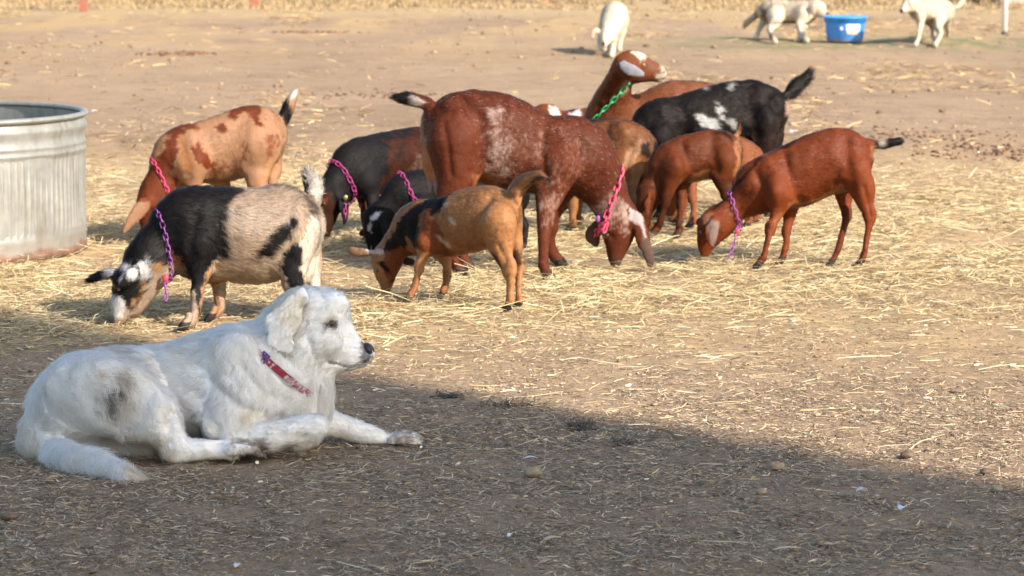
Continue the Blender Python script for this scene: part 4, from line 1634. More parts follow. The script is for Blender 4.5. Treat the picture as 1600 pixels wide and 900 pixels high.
    A.poly([(90, 825), (125, 830), (120, 860), (90, 860)], (.06, .05, .05), amp=.003, part=('head',))
    A.spot(106, 797, 7, 6, (.03, .02, .02), amp=.001, part=('head',))
    A.poly([(740, 300), (790, 320), (796, 420), (780, 500), (745, 490)], BLACK, amp=.004, part=('tail',))
    A.poly([(792, 330), (860, 350), (860, 540), (790, 540)], (.62, .58, .54), amp=.004, part=('tail',))
    A.low(.022, (.32, .22, .15), .8)
    for pts, w, am in (
            ([(690, 420), (680, 520), (660, 600)], 0.0299, -0.0075),
            ([(370, 480), (350, 560), (360, 620)], 0.023, -0.006),
            ([(440, 480), (450, 560), (430, 640)], 0.0276, -0.006),
            ([(150, 770), (165, 740), (185, 720)], 0.0092, -0.003),
            ([(120, 728)], 0.0138, -0.0037),
            ):
        A.dent(pts, w, am)
    A.build(lump=.004, seed=21)
    A.eye(122, 728, .0095, iris=(.25, .12, .03))
    fit(A, 46000, .022, .00055, lift=.5, clump=.35, wave=.08, seed=22, jit=.2)
    A.chain((256, 505), (285, 660), M_PURPLE, [(284, 700), (284, 730), (284, 765)], dlat=-.06)
    clip_tag(A, 282, 690, .012, -.085, plastic("red_clip", (.7, .02, .08)))


def patched_goat():
    A = Animal("goat", "tan goat with chestnut patches and a pink chain, behind the shaggy black one", "goat", ((300, 377), (425, 372)), (130, 120, 2.195), .006, HERD)
    A.base = (.47, .29, .18)
    A.part([(228, 555, 22), (230, 520, 32), (232, 480, 42), (238, 440, 50), (262, 400, 54)], k=.72, blend=.03, hair=.5, name='head')
    A.part([(252, 405, 55), (285, 340, 66), (325, 280, 84)], k=.6, blend=.05, name='neck')
    A.part([(335, 270, 90), (365, 262, 100), (430, 256, 112), (515, 235, 122), (580, 212, 119), (615, 202, 86), (640, 195, 54)], k=.76, blend=.05, name='trunk')
    A.leg([(375, 300, 62), (380, 365, 30), (384, 420, 20), (384, 480, 15), (380, 530, 13), (372, 562, 16)], -.085)
    A.leg([(440, 330, 40), (478, 365, 26), (495, 400, 18), (498, 470, 14), (492, 545, 16)], .07)
    A.leg([(590, 240, 92), (592, 310, 58), (598, 355, 36), (622, 420, 20), (622, 480, 14), (612, 562, 17)], -.09)
    A.leg([(645, 240, 46), (655, 320, 30), (650, 360, 20), (662, 430, 18), (660, 490, 13), (650, 550, 16)], .07)
    A.part([(678, 180, 16), (688, 140, 20), (705, 100, 19), (718, 70, 13), (728, 48, 6)], k=.8, blend=.02, hair=1.6, name='tail')
    A.part([(682, 175, 12), (684, 215, 9)], blend=.01, name='vulva')
    A.part([(225, 430, 16, -.055), (205, 445, 26, -.075), (175, 480, 22, -.09), (150, 515, 15, -.10), (133, 538, 7, -.105)], k=.33, blend=.012, hair=.5, name='ear')
    CH = (.235, .075, .038)
    A.poly([(305, 170), (345, 150), (400, 150), (385, 185), (350, 190), (330, 215), (310, 280), (300, 330), (330, 350), (320, 400), (240, 560), (190, 560), (180, 420), (280, 250)], CH, amp=.012)
    A.poly([(330, 210), (345, 195), (350, 230), (370, 300), (350, 330), (325, 300)], (.50, .27, .14), amp=.01)
    A.poly([(360, 240), (380, 235), (400, 180), (402, 150), (395, 150), (392, 210), (400, 250), (430, 280), (440, 310), (415, 320), (380, 290)], CH, amp=.01)
    A.poly([(500, 140), (540, 90), (610, 75), (620, 110), (600, 140), (610, 170), (580, 160), (560, 120), (530, 130), (520, 160)], CH, amp=.01)
    A.poly([(450, 170), (480, 155), (490, 195), (460, 185)], CH, amp=.008)
    A.poly([(590, 200), (650, 190), (670, 220), (640, 260), (600, 290), (610, 240)], CH, amp=.016, mixv=.8, fleck=.35)
    A.poly([(430, 290), (500, 300), (540, 280), (530, 330), (440, 370), (380, 350), (420, 330)], CH, amp=.016, mixv=.8, fleck=.4)
    A.poly([(520, 220), (545, 215), (540, 290), (520, 300)], CH, amp=.01, mixv=.7, fleck=.4)
    A.poly([(600, 290), (680, 250), (700, 330), (640, 370), (600, 340)], (.62, .38, .22), amp=.01, mixv=.7)
    A.poly([(700, 60), (720, 100), (740, 170), (690, 180), (680, 130)], BLACK, amp=.004, part=('tail',))
    A.poly([(715, 30), (750, 30), (745, 75), (720, 85)], WHITE, amp=.003, part=('tail',))
    A.poly([(670, 160), (690, 150), (692, 230), (670, 230)], (.30, .24, .22), amp=.003, part=('tail', 'vulva'))
    A.poly([(120, 430), (230, 430), (230, 560), (120, 560)], (.36, .22, .14), amp=.004, part=('ear',))
    for pts, w, am in (
            ([(545, 150), (530, 230), (550, 300)], 0.034, -0.006),
            ([(620, 110), (650, 140)], 0.0276, 0.006),
            ([(420, 190), (430, 260), (430, 330)], 0.03, -0.004),
            ([(370, 200), (385, 280)], 0.0299, 0.006),
            ([(335, 240), (345, 310), (350, 350)], 0.026, -0.004),
            ([(600, 220), (610, 280), (620, 330)], 0.023, 0.0045),
            ):
        A.dent(pts, w, am)
    A.build(seed=31)
    A.eye(206, 478, .011)
    fit(A, 24000, .011, .0005, seed=32)
    A.chain((246, 315), (300, 445), M_PINK, [(303, 425), (285, 460), (272, 490)], dlat=-.08)


def dark_goat():
    A = Animal("goat", "dark brown goat with black neck and magenta chain, left behind the big red doe", "goat", ((505, 380), (700, 362)), (480, 120, 2.368), .006, HERD)
    A.base = BLACK
    A.part([(68, 580, 20), (70, 550, 30), (75, 510, 40), (82, 470, 48), (105, 425, 55)], k=.72, blend=.03, hair=.5, name='head')
    A.part([(100, 432, 56), (130, 385, 72), (175, 340, 92)], k=.6, blend=.05, name='neck')
    A.part([(180, 340, 100), (230, 325, 112), (320, 318, 124), (410, 308, 128), (500, 305, 122), (570, 320, 90)], k=.78, blend=.05, name='trunk')
    A.leg([(225, 390, 58), (240, 440, 34), (243, 500, 20), (240, 560, 15), (235, 610, 18)], -.085)
    A.leg([(215, 400, 50), (215, 460, 28), (212, 520, 18), (225, 600, 18)], .08)
    A.leg([(540, 370, 80), (535, 450, 40), (560, 520, 20), (558, 580, 15), (545, 605, 18)], -.09)
    A.leg([(575, 370, 60), (585, 450, 32), (600, 520, 18), (590, 580, 18)], .08)
    A.part([(120, 440, 14, -.055), (135, 470, 22, -.075), (140, 520, 16, -.085), (138, 545, 8, -.09)], k=.33, blend=.012, hair=.4, name='ear')
    BR = (.085, .028, .017)
    A.poly([(290, 240), (420, 200), (620, 180), (640, 400), (420, 430), (330, 450), (250, 440), (240, 400), (300, 350), (290, 290)], BR, amp=.03, mixv=.9, fleck=.3)
    A.poly([(60, 420), (130, 430), (120, 600), (50, 600)], (.07, .03, .018), amp=.01, part=('head',), mixv=.8)
    A.poly([(60, 455), (95, 455), (90, 485), (62, 480)], (.32, .10, .035), amp=.006, part=('head',))
    A.poly([(225, 450), (280, 450), (260, 640), (225, 640)], (.10, .04, .022), amp=.006, part=('leg',))
    A.poly([(380, 300), (430, 290), (420, 340), (350, 350)], (.20, .15, .13), amp=.02, mixv=.5, fleck=.42)  # grey highlight on the flank, painted into the coat
    A.build(seed=41)
    A.eye(62, 470, .011)
    fit(A, 22000, .011, .0005, seed=42)
    A.chain((97, 320), (148, 448), M_MAG, [(141, 470), (141, 500), (141, 525)], dlat=-.09)
    clip_tag(A, 142, 447, .010, -.10, plain("brass_ring", (.5, .33, .12), .35, .8))


def hidden_black_goat():
    A = Animal("goat", "black goat with white forehead spot, grazing between the red doe and the caramel kid", "goat", ((590, 397), (800, 388)), (540, 220, 4.0909), .006, HERD)
    A.base = BLACK
    A.part([(180, 715, 38), (185, 680, 50), (190, 630, 62), (195, 570, 74), (215, 510, 82)], k=.75, blend=.03, hair=.5, name='head')
    A.part([(215, 505, 84), (280, 440, 100), (360, 370, 122)], k=.62, blend=.05, name='neck')
    A.part([(390, 340, 135), (480, 330, 150), (620, 340, 170), (780, 345, 172), (930, 345, 165), (1040, 350, 140), (1090, 360, 90)], k=.8, blend=.05, name='trunk')
    A.leg([(470, 430, 85), (480, 540, 45), (470, 640, 30), (465, 700, 26)], -.09)
    A.leg([(540, 430, 80), (560, 540, 42), (570, 640, 28), (560, 695, 26)], .08)
    A.leg([(1060, 380, 110), (1090, 460, 62), (1138, 540, 32), (1142, 620, 24), (1135, 672, 24)], .07)
    A.leg([(1040, 380, 100), (1040, 480, 60), (1070, 560, 32), (1065, 640, 24), (1050, 690, 26)], -.09)
    A.part([(150, 555, 20, .03), (125, 580, 26, .05), (105, 590, 22, .07), (95, 600, 12, .08)], k=.5, blend=.012, hair=.4, name='ear')
    A.part([(235, 520, 22, -.07), (250, 560, 34, -.085), (255, 610, 28, -.09), (250, 645, 12, -.092)], k=.33, blend=.012, hair=.4, name='ear')
    A.poly([(140, 490), (165, 455), (200, 445), (190, 480), (170, 505), (145, 505)], (.70, .68, .74), amp=.003, lat=0)
    A.poly([(125, 560), (145, 510), (150, 540), (140, 580)], (.55, .50, .48), amp=.003, lat=0)
    A.poly([(80, 540), (140, 540), (140, 620), (80, 620)], (.09, .035, .02), amp=.003, part=('ear',), lat=.06)
    A.build(seed=51)
    A.eye(165, 590, .010)
    fit(A, 16000, .011, .0005, seed=52)
    A.chain((365, 280), (440, 560), M_MAG)


def red_doe():
    A = Animal("goat", "biggest red brown doe with udder, frosted flank, long ears and rose chain", "goat", ((700, 424), (862, 421)), (0, 0, 1), .006, HERD)
    A.face = 1
    A.base = (.165, .054, .032)
    A.part([(962, 411, 8), (962, 402, 12), (964, 388, 16), (966, 368, 21), (966, 346, 26)], k=.85, blend=.025, hair=.4, name='head')
    A.part([(966, 345, 27), (958, 325, 31), (945, 298, 37), (925, 268, 46), (900, 245, 54)], k=.62, blend=.05, name='neck')
    A.part([(905, 246, 52), (885, 238, 57), (855, 240, 62), (820, 232, 66), (775, 216, 73), (733, 211, 72), (709, 203, 54), (692, 190, 34)], k=.74, blend=.05, name='trunk')
    A.part([(780, 240, 48), (820, 255, 42), (850, 262, 38)], k=1.05, blend=.05, name='belly')
    A.leg([(872, 262, 36, -.11), (860, 298, 26), (852, 335, 15), (850, 372, 11), (849, 390, 9), (850, 415, 9), (853, 430, 10)], -.10)
    A.leg([(880, 280, 30), (864, 320, 20), (858, 350, 13), (859, 380, 10), (864, 398, 9), (872, 409, 10)], .09)
    A.leg([(712, 222, 46, -.09), (716, 268, 36), (708, 300, 26), (694, 330, 17), (694, 352, 12), (704, 390, 9), (716, 424, 10)], -.10)
    A.leg([(705, 220, 36), (706, 270, 28), (700, 310, 20), (722, 345, 13), (722, 385, 9), (728, 416, 10)], .09)
    A.part([(678, 228, 17, .0), (676, 255, 17, -.01), (678, 274, 12, -.01)], k=1.3, blend=.018, hair=.2, name='udder')
    A.part([(673, 275, 6, -.04), (674, 298, 4.5, -.04)], blend=.008, hair=.1, name='udder')
    A.part([(682, 275, 7, -.07), (684, 300, 5, -.07)], blend=.008, hair=.1, name='udder')
    A.part([(672, 164, 9), (652, 157, 9), (636, 154, 9), (620, 152, 5)], blend=.018, hair=1.6, name='tail')
    A.part([(985, 336, 8, -.03), (996, 342, 11, -.05), (1003, 362, 11, -.06), (1009, 388, 10, -.06), (1017, 413, 5, -.055)], k=.4, blend=.012, hair=.4, name='ear')
    A.part([(948, 345, 7, .02), (935, 354, 12, .04), (926, 366, 12, .05), (930, 381, 6, .05)], k=.4, blend=.012, hair=.4, name='ear')
    RO, FR = (.46, .33, .30), (.55, .46, .44)
    A.poly([(745, 200), (790, 190), (860, 230), (870, 290), (780, 285), (755, 260)], RO, amp=.05, mixv=.35, fleck=.47)
    A.poly([(745, 215), (770, 200), (800, 235), (800, 275), (765, 280), (745, 250)], FR, amp=.04, mixv=.45, fleck=.45)
    A.poly([(765, 165), (785, 165), (790, 200), (770, 200)], FR, amp=.03, mixv=.5, fleck=.42)
    A.poly([(880, 200), (930, 230), (940, 290), (880, 310), (850, 280)], RO, amp=.04, mixv=.35, fleck=.5)
    A.poly([(720, 150), (860, 180), (860, 230), (720, 200)], (.42, .26, .22), amp=.05, mixv=.2, fleck=.52)
    A.poly([(930, 330), (960, 300), (985, 320), (1000, 345), (975, 370), (962, 350), (945, 378), (935, 350)], (.44, .33, .30), amp=.014, mixv=.8, fleck=.36, part=('neck', 'head'))
    A.poly([(690, 140), (760, 134), (830, 162), (880, 182), (880, 176), (820, 150), (750, 130)], (.04, .02, .02), amp=.002)
    A.poly([(645, 180), (664, 175), (666, 235), (645, 240)], (.60, .36, .22), amp=.004, mixv=.6)
    A.poly([(650, 215), (705, 225), (700, 310), (650, 310)], (.52, .25, .12), amp=.002, part=('udder',))
    A.poly([(650, 283), (705, 283), (705, 310), (650, 310)], (.28, .20, .20), amp=.002, part=('udder',))
    A.poly([(600, 140), (652, 140), (658, 156), (655, 175), (600, 170)], BLACK, amp=.003, part=('tail',))
    A.poly([(650, 150), (668, 160), (664, 180), (648, 168)], (.42, .36, .33), amp=.004, part=('tail', 'trunk'))
    A.poly([(985, 325), (1004, 335), (1012, 375), (1008, 372), (1002, 352), (985, 345)], (.42, .37, .37), amp=.003, part=('ear',))
    A.poly([(900, 335), (948, 335), (948, 395), (900, 395)], (.13, .075, .06), amp=.003, part=('ear',), lat=.04)
    A.poly([(1003, 372), (1030, 372), (1030, 425), (1003, 425)], (.13, .085, .075), amp=.003, part=('ear',))
    A.poly([(845, 385), (860, 385), (862, 405), (845, 405)], (.08, .03, .02), amp=.004, part=('leg',))
    A.poly([(835, 300), (880, 300), (870, 350), (840, 350)], (.45, .33, .30), amp=.01, mixv=.5, fleck=.4, part=('leg',))
    A.poly([(735, 268), (790, 275), (780, 300), (735, 295)], (.35, .15, .07), amp=.01, mixv=.8)
    A.poly([(950, 402), (975, 402), (975, 420), (950, 420)], (.10, .05, .04), amp=.002, part=('head',))
    A.low(.035, (.10, .075, .07), .9)
    for pts, w, am in (
            ([(722, 158), (745, 180), (750, 225), (735, 265)], 0.0299, -0.009),
            ([(700, 165), (712, 175)], 0.0253, 0.0075),
            ([(745, 275), (735, 290)], 0.0138, -0.0075),
            ([(850, 195), (842, 240), (846, 285)], 0.0207, -0.0075),
            ([(872, 195), (880, 230), (876, 262)], 0.0253, 0.006),
            ([(905, 215), (900, 255), (890, 290)], 0.0207, -0.0067),
            ([(940, 275), (915, 300), (890, 305)], 0.0161, -0.0045),
            ([(690, 190), (695, 230), (700, 270)], 0.0138, -0.0045),
            ([(958, 372)], 0.0161, -0.0045),
            ):
        A.dent(pts, w, am)
    A.build(seed=61, lump=.004)
    A.eye(948, 368, .012)
    fit(A, 36000, .012, .0005, seed=62, white=.02)
    A.chain((968, 268), (938, 352), M_ROSE, [(948, 350), (944, 362)], link_l=.042, wire=.0035, dlat=-.08)
    clip_tag(A, 935, 342, .012, -.03, M_PURPLE)


def caramel_kid():
    A = Animal("goat", "small caramel kid with black shoulders and three white side flecks, nearest of the goats", "goat", ((668, 468), (803, 481)), (540, 250, 3.6), .0055, HERD)
    A.base = (.54, .31, .15)
    A.part([(228, 728, 24), (228, 705, 34), (228, 670, 46), (226, 625, 58), (228, 575, 70)], k=.78, blend=.025, hair=.5, name='head')
    A.part([(230, 565, 72), (262, 505, 82), (315, 445, 98), (380, 395, 120)], k=.62, blend=.05, name='neck')
    A.part([(400, 385, 130), (450, 375, 152), (560, 375, 172), (680, 345, 185), (795, 318, 178), (862, 300, 140), (905, 280, 92), (925, 272, 68)], k=.80, blend=.05, name='trunk')
    A.leg([(440, 470, 70), (432, 540, 40), (415, 600, 30), (400, 660, 24), (384, 720, 23), (365, 760, 27), (352, 785, 24)], -.075)
    A.leg([(545, 520, 60), (568, 580, 38), (570, 640, 26), (564, 695, 22), (552, 735, 26), (538, 760, 24)], .07)
    A.leg([(855, 360, 125), (868, 460, 92), (890, 545, 60), (922, 612, 41), (928, 670, 32), (925, 740, 30), (922, 790, 30), (915, 828, 30)], -.08)
    A.leg([(915, 330, 82), (945, 430, 64), (958, 520, 44), (975, 590, 32), (974, 650, 26), (974, 730, 24), (974, 790, 25), (970, 815, 26)], .06)
    A.part([(932, 208, 32), (962, 165, 38), (1000, 126, 38), (1042, 104, 32), (1078, 92, 28), (1098, 90, 14)], k=.8, blend=.02, hair=1.5, name='tail')
    A.part([(960, 215, 18), (966, 270, 12)], blend=.01, hair=.3, name='vulva')
    A.part([(185, 528, 18, -.035), (145, 520, 20, -.055), (90, 515, 26, -.075), (40, 516, 24, -.09), (18, 518, 14, -.095)], k=.28, blend=.01, hair=.5, name='ear')
    A.part([(300, 560, 16, .045), (335, 565, 22, .06), (365, 572, 22, .07), (382, 578, 12, .075)], k=.45, blend=.01, hair=.5, name='ear')
    A.poly([(555, 180), (530, 260), (500, 320), (460, 300), (430, 280), (415, 330), (430, 420), (440, 480), (390, 500), (340, 420), (330, 470), (280, 540), (210, 560), (170, 520), (180, 480), (360, 260), (430, 190)], BLACK, amp=.010)
    A.poly([(420, 290), (460, 290), (520, 350), (560, 420), (560, 560), (480, 560), (440, 480), (425, 380)], (.34, .13, .055), amp=.015)
    A.poly([(560, 400), (620, 440), (700, 440), (780, 510), (640, 560), (540, 560)], (.48, .27, .13), amp=.012, mixv=.7)
    A.poly([(150, 540), (330, 470), (400, 530), (290, 620), (270, 740), (190, 760), (180, 640)], (.34, .13, .055), amp=.008, part=('head', 'neck'))
    A.poly([(140, 545), (170, 545), (200, 620), (195, 650), (170, 610), (145, 590)], BLACK, amp=.003, part=('head', 'neck'))
    A.poly([(190, 680), (270, 690), (265, 750), (195, 750)], (.03, .02, .018), amp=.004, part=('head',))
    for q in ([(525, 250), (572, 242), (574, 262), (540, 268)], [(585, 322), (605, 320), (632, 352), (625, 368), (603, 355)], [(508, 425), (530, 425), (545, 445), (578, 465), (570, 495), (548, 488), (548, 465), (520, 450)]):
        A.poly(q, (.66, .58, .50), amp=.004, mixv=.85)
    A.spot(403, 582, 9, 18, (.6, .55, .55), amp=.002, part=('leg',))
    A.poly([(830, 500), (870, 520), (915, 600), (890, 620), (850, 560)], (.03, .02, .02), amp=.005, mixv=.9, part=('leg',))
    A.poly([(925, 180), (1000, 100), (1110, 60), (1100, 100), (1040, 110), (990, 130), (950, 200)], BLACK, amp=.004, part=('tail',))
    A.poly([(1040, 70), (1110, 50), (1110, 80), (1070, 78)], (.5, .45, .42), amp=.003, part=('tail',))
    A.poly([(950, 215), (1010, 215), (1000, 300), (960, 330)], (.66, .52, .40), amp=.006)
    A.poly([(10, 480), (170, 490), (170, 555), (10, 555)], (.36, .23, .16), amp=.003, part=('ear',))
    A.poly([(100, 500), (185, 508), (185, 545), (120, 530)], (.6, .55, .55), amp=.003, part=('ear',), mixv=.8)
    A.poly([(300, 540), (400, 550), (400, 600), (300, 590)], (.10, .06, .045), amp=.003, part=('ear',), lat=.05)
    A.poly([(380, 640), (600, 640), (600, 800), (340, 820)], (.36, .16, .08), amp=.006, part=('leg',), mixv=.7)
    A.low(.02, (.22, .10, .06), .8)
    for pts, w, am in (
            ([(790, 220), (780, 330), (800, 430)], 0.0253, -0.0075),
            ([(880, 190), (900, 215)], 0.023, 0.006),
            ([(520, 260), (530, 370), (520, 480)], 0.0207, -0.006),
            ([(450, 280), (460, 380), (450, 460)], 0.0253, 0.0053),
            ([(390, 360), (400, 450), (410, 520)], 0.0184, -0.006),
            ([(600, 560), (690, 530), (770, 480)], 0.0184, 0.0037),
            ([(900, 480), (925, 560)], 0.0115, -0.0037),
            ([(200, 640), (210, 690)], 0.0115, -0.003),
            ):
        A.dent(pts, w, am)
    A.build(seed=71)
    A.eye(178, 622, .0095)
    fit(A, 34000, .013, .00045, seed=72)


def red_kid():
    A = Animal("goat", "slender bright red brown goat with violet chain, standing alone at the right", "goat", ((1205, 411), (1330, 411)), (1070, 180, 3.6), .0055, HERD)
    A.base = (.285, .085, .032)
    A.part([(112, 772, 26), (112, 745, 38), (122, 705, 52), (145, 655, 68), (172, 615, 74)], k=.72, blend=.025, hair=.4, name='head')
    A.part([(175, 615, 74), (235, 565, 78), (300, 510, 88), (370, 455, 108), (430, 405, 130)], k=.60, blend=.05, name='neck')
    A.part([(440, 390, 140), (510, 370, 162), (600, 345, 185), (700, 300, 190), (800, 265, 192), (870, 252, 188), (925, 245, 142), (965, 232, 96), (985, 225, 72)], k=.72, blend=.05, name='trunk')
    A.part([(640, 440, 50), (740, 410, 50)], k=1.0, blend=.04, hair=.6, name='belly')
    A.leg([(530, 440, 95), (528, 520, 52), (505, 590, 34), (485, 640, 28), (470, 690, 22), (455, 750, 20), (440, 800, 24), (415, 840, 24)], -.08)
    A.leg([(590, 520, 55), (582, 590, 36), (572, 650, 27), (570, 710, 21), (562, 760, 22), (545, 815, 24)], .075)
    A.leg([(962, 320, 94), (1000, 420, 76), (1015, 500, 48), (1040, 565, 32), (1035, 620, 25), (1022, 700, 20), (1010, 770, 22), (990, 828, 25)], -.08)
    A.leg([(900, 380, 76), (898, 480, 46), (912, 555, 30), (900, 610, 25), (880, 690, 21), (860, 760, 22), (828, 828, 25)], .08)
    A.part([(1040, 160, 26), (1080, 168, 20), (1120, 163, 24), (1160, 155, 24), (1200, 147, 20)], k=.8, blend=.02, hair=1.3, name='tail')
    A.part([(165, 595, 22, -.05), (158, 625, 36, -.066), (152, 665, 38, -.076), (155, 705, 28, -.08), (163, 738, 12, -.08)], k=.3, blend=.01, hair=.4, name='ear')
    A.part([(105, 580, 14, .03), (85, 592, 18, .05), (75, 610, 10, .06)], k=.5, blend=.01, hair=.4, name='ear')
    A.poly([(480, 640), (520, 560), (640, 460), (700, 500), (640, 540), (560, 560)], (.42, .19, .085), amp=.012, mixv=.7, part=('trunk', 'belly', 'leg'))
    A.poly([(560, 560), (660, 500), (760, 465), (860, 390), (895, 370), (930, 430), (800, 490), (640, 510), (580, 600)], (.50, .27, .12), amp=.010, mixv=.9, part=('trunk', 'belly'))
    A.poly([(360, 310), (440, 215), (560, 165), (700, 85), (850, 45), (960, 60), (900, 62), (800, 80), (700, 115), (570, 190), (450, 220), (380, 310), (260, 450), (180, 545), (150, 540)], (.05, .02, .012), amp=.003)
    A.poly([(100, 565), (180, 560), (210, 600), (180, 640), (110, 620)], (.40, .22, .13), amp=.008, mixv=.8, part=('head', 'neck'))
    A.poly([(50, 590), (100, 590), (120, 640), (80, 780), (50, 780)], (.17, .05, .022), amp=.006, mixv=.8, part=('head',))
    A.poly([(110, 580), (200, 600), (190, 745), (150, 745)], (.24, .17, .15), amp=.003, part=('ear',))
    A.poly([(1065, 130), (1240, 110), (1240, 210), (1070, 210)], BLACK, amp=.003, part=('tail',))
    A.poly([(1098, 130), (1130, 130), (1135, 180), (1100, 190)], (.45, .40, .36), amp=.003, part=('tail',))
    A.poly([(1052, 175), (1090, 180), (1070, 260), (1050, 260)], (.60, .36, .2), amp=.004, mixv=.6)
    A.poly([(800, 500), (1010, 560), (1000, 700), (950, 840), (780, 850)], (.12, .035, .02), amp=.008, mixv=.6, part=('leg',))
    A.poly([(450, 600), (475, 600), (460, 700), (430, 780), (400, 860), (400, 800)], (.06, .025, .018), amp=.004, mixv=.8, part=('leg',))
    A.poly([(545, 640), (560, 640), (555, 780), (540, 780)], (.06, .025, .018), amp=.004, mixv=.8, part=('leg',))
    A.poly([(1000, 650), (1015, 650), (1000, 760), (975, 840), (970, 800)], (.05, .03, .025), amp=.004, mixv=.8, part=('leg',))
    A.low(.03, (.05, .03, .025), .9)
    for pts, w, am in (
            ([(900, 150), (905, 250), (930, 350), (925, 420)], 0.0276, -0.0083),
            ([(960, 130), (985, 150)], 0.0253, 0.0067),
            ([(560, 230), (580, 330), (610, 420), (640, 480)], 0.0207, -0.0067),
            ([(450, 250), (500, 330), (500, 420)], 0.0299, 0.0067),
            ([(400, 330), (440, 420), (450, 520)], 0.0207, -0.0067),
            ([(1000, 400), (1030, 500), (1040, 560)], 0.0115, -0.0037),
            ([(130, 640), (120, 680)], 0.0138, -0.0037),
            ([(200, 680), (170, 730)], 0.0115, -0.003),
            ):
        A.dent(pts, w, am)
    A.build(seed=81)
    A.eye(88, 660, .010)
    fit(A, 34000, .010, .00045, seed=82)
    A.chain((255, 448), (318, 650), M_PURPLE, [(290, 660), (278, 720), (262, 770), (245, 805)], dlat=-.07)
    clip_tag(A, 297, 655, .010, -.09, plastic("red_clip", (.7, .02, .08)))


def spotted_doe():
    A = Animal("goat", "glossy black doe with white side blotches and a raised fringed tail", "goat", ((1020, 340), (1200, 336)), (860, 70, 3.8095), .0065, HERD)
    A.base = (.014, .011, .011)
    A.part([(470, 1015, 32), (475, 960, 44), (490, 900, 58), (505, 830, 66), (520, 760, 78)], k=.75, blend=.03, name='head', hair=.4)
    A.part([(520, 760, 80), (540, 680, 95), (570, 590, 120)], k=.62, blend=.05, name='neck')
    A.part([(590, 500, 118), (640, 465, 140), (760, 458, 158), (900, 440, 180), (1050, 415, 195), (1180, 395, 190), (1260, 395, 160), (1315, 395, 108), (1340, 395, 78)], k=.74, blend=.05, name='trunk')
    A.part([(870, 520, 120), (1000, 510, 130), (1100, 500, 120)], k=1.1, blend=.06, name='belly')
    A.leg([(660, 560, 90), (660, 680, 50), (655, 800, 32), (655, 900, 22), (650, 1010, 28)], -.10)
    A.leg([(720, 580, 80), (725, 700, 44), (722, 820, 28), (720, 920, 20), (722, 995, 26)], .09)
    A.leg([(1270, 480, 105), (1270, 600, 80), (1290, 700, 46), (1340, 790, 34), (1330, 900, 24), (1310, 1010, 28)], -.11)
    A.leg([(1325, 460, 80), (1330, 600, 60), (1330, 700, 40), (1370, 790, 32), (1360, 900, 22), (1350, 995, 26)], .09)
    A.part([(1180, 580, 62, .0), (1170, 650, 60, 0), (1160, 700, 35, 0)], k=1.2, blend=.03, hair=.2, name='udder')
    A.part([(1385, 330, 34), (1425, 290, 32), (1465, 245, 28), (1500, 205, 20), (1528, 165, 9)], k=.8, blend=.02, hair=2.6, name='tail')
    W = (.62, .62, .62)
    A.poly([(848, 400), (880, 400), (930, 430), (985, 455), (990, 500), (930, 505), (880, 470)], W, amp=.010, mixv=.85)
    A.poly([(968, 375), (1010, 360), (1020, 390), (1000, 405), (970, 395)], W, amp=.006, mixv=.8)
    A.poly([(985, 415), (1015, 410), (1020, 440), (990, 440)], W, amp=.006, mixv=.7)
    A.poly([(1030, 440), (1080, 430), (1095, 500), (1060, 490)], W, amp=.008, mixv=.6)
    A.poly([(1055, 250), (1105, 225), (1110, 245), (1065, 275)], W, amp=.006, mixv=.55)
    A.poly([(920, 265), (950, 258), (955, 275), (925, 280)], W, amp=.006, mixv=.45)
    A.poly([(970, 335), (1000, 335), (1000, 350), (970, 350)], W, amp=.006, mixv=.4)
    A.poly([(1180, 480), (1420, 420), (1420, 620), (1200, 620)], (.05, .026, .022), amp=.05, mixv=.8, fleck=.42)
    A.poly([(1400, 335), (1445, 335), (1440, 400), (1400, 430)], (.60, .42, .36), amp=.004, mixv=.9)
    A.poly([(1070, 520), (1260, 560), (1260, 780), (1070, 760)], (.48, .27, .17), amp=.004, part=('udder',))
    for pts, w, am in (
            ([(1180, 230), (1160, 330), (1190, 450), (1200, 540)], 0.0345, -0.012),
            ([(1260, 240), (1310, 270)], 0.0299, 0.009),
            ([(1320, 330), (1330, 420), (1310, 520)], 0.0207, -0.009),
            ([(760, 340), (790, 430), (790, 540)], 0.0276, -0.0075),
            ([(640, 350), (680, 440)], 0.0345, 0.006),
            ([(1260, 380), (1270, 460), (1250, 560)], 0.0253, 0.006),
            ):
        A.dent(pts, w, am)
    A.build(seed=91, lump=.005)
    fit(A, 30000, .016, .0006, seed=92, lift=.45, clump=.25)


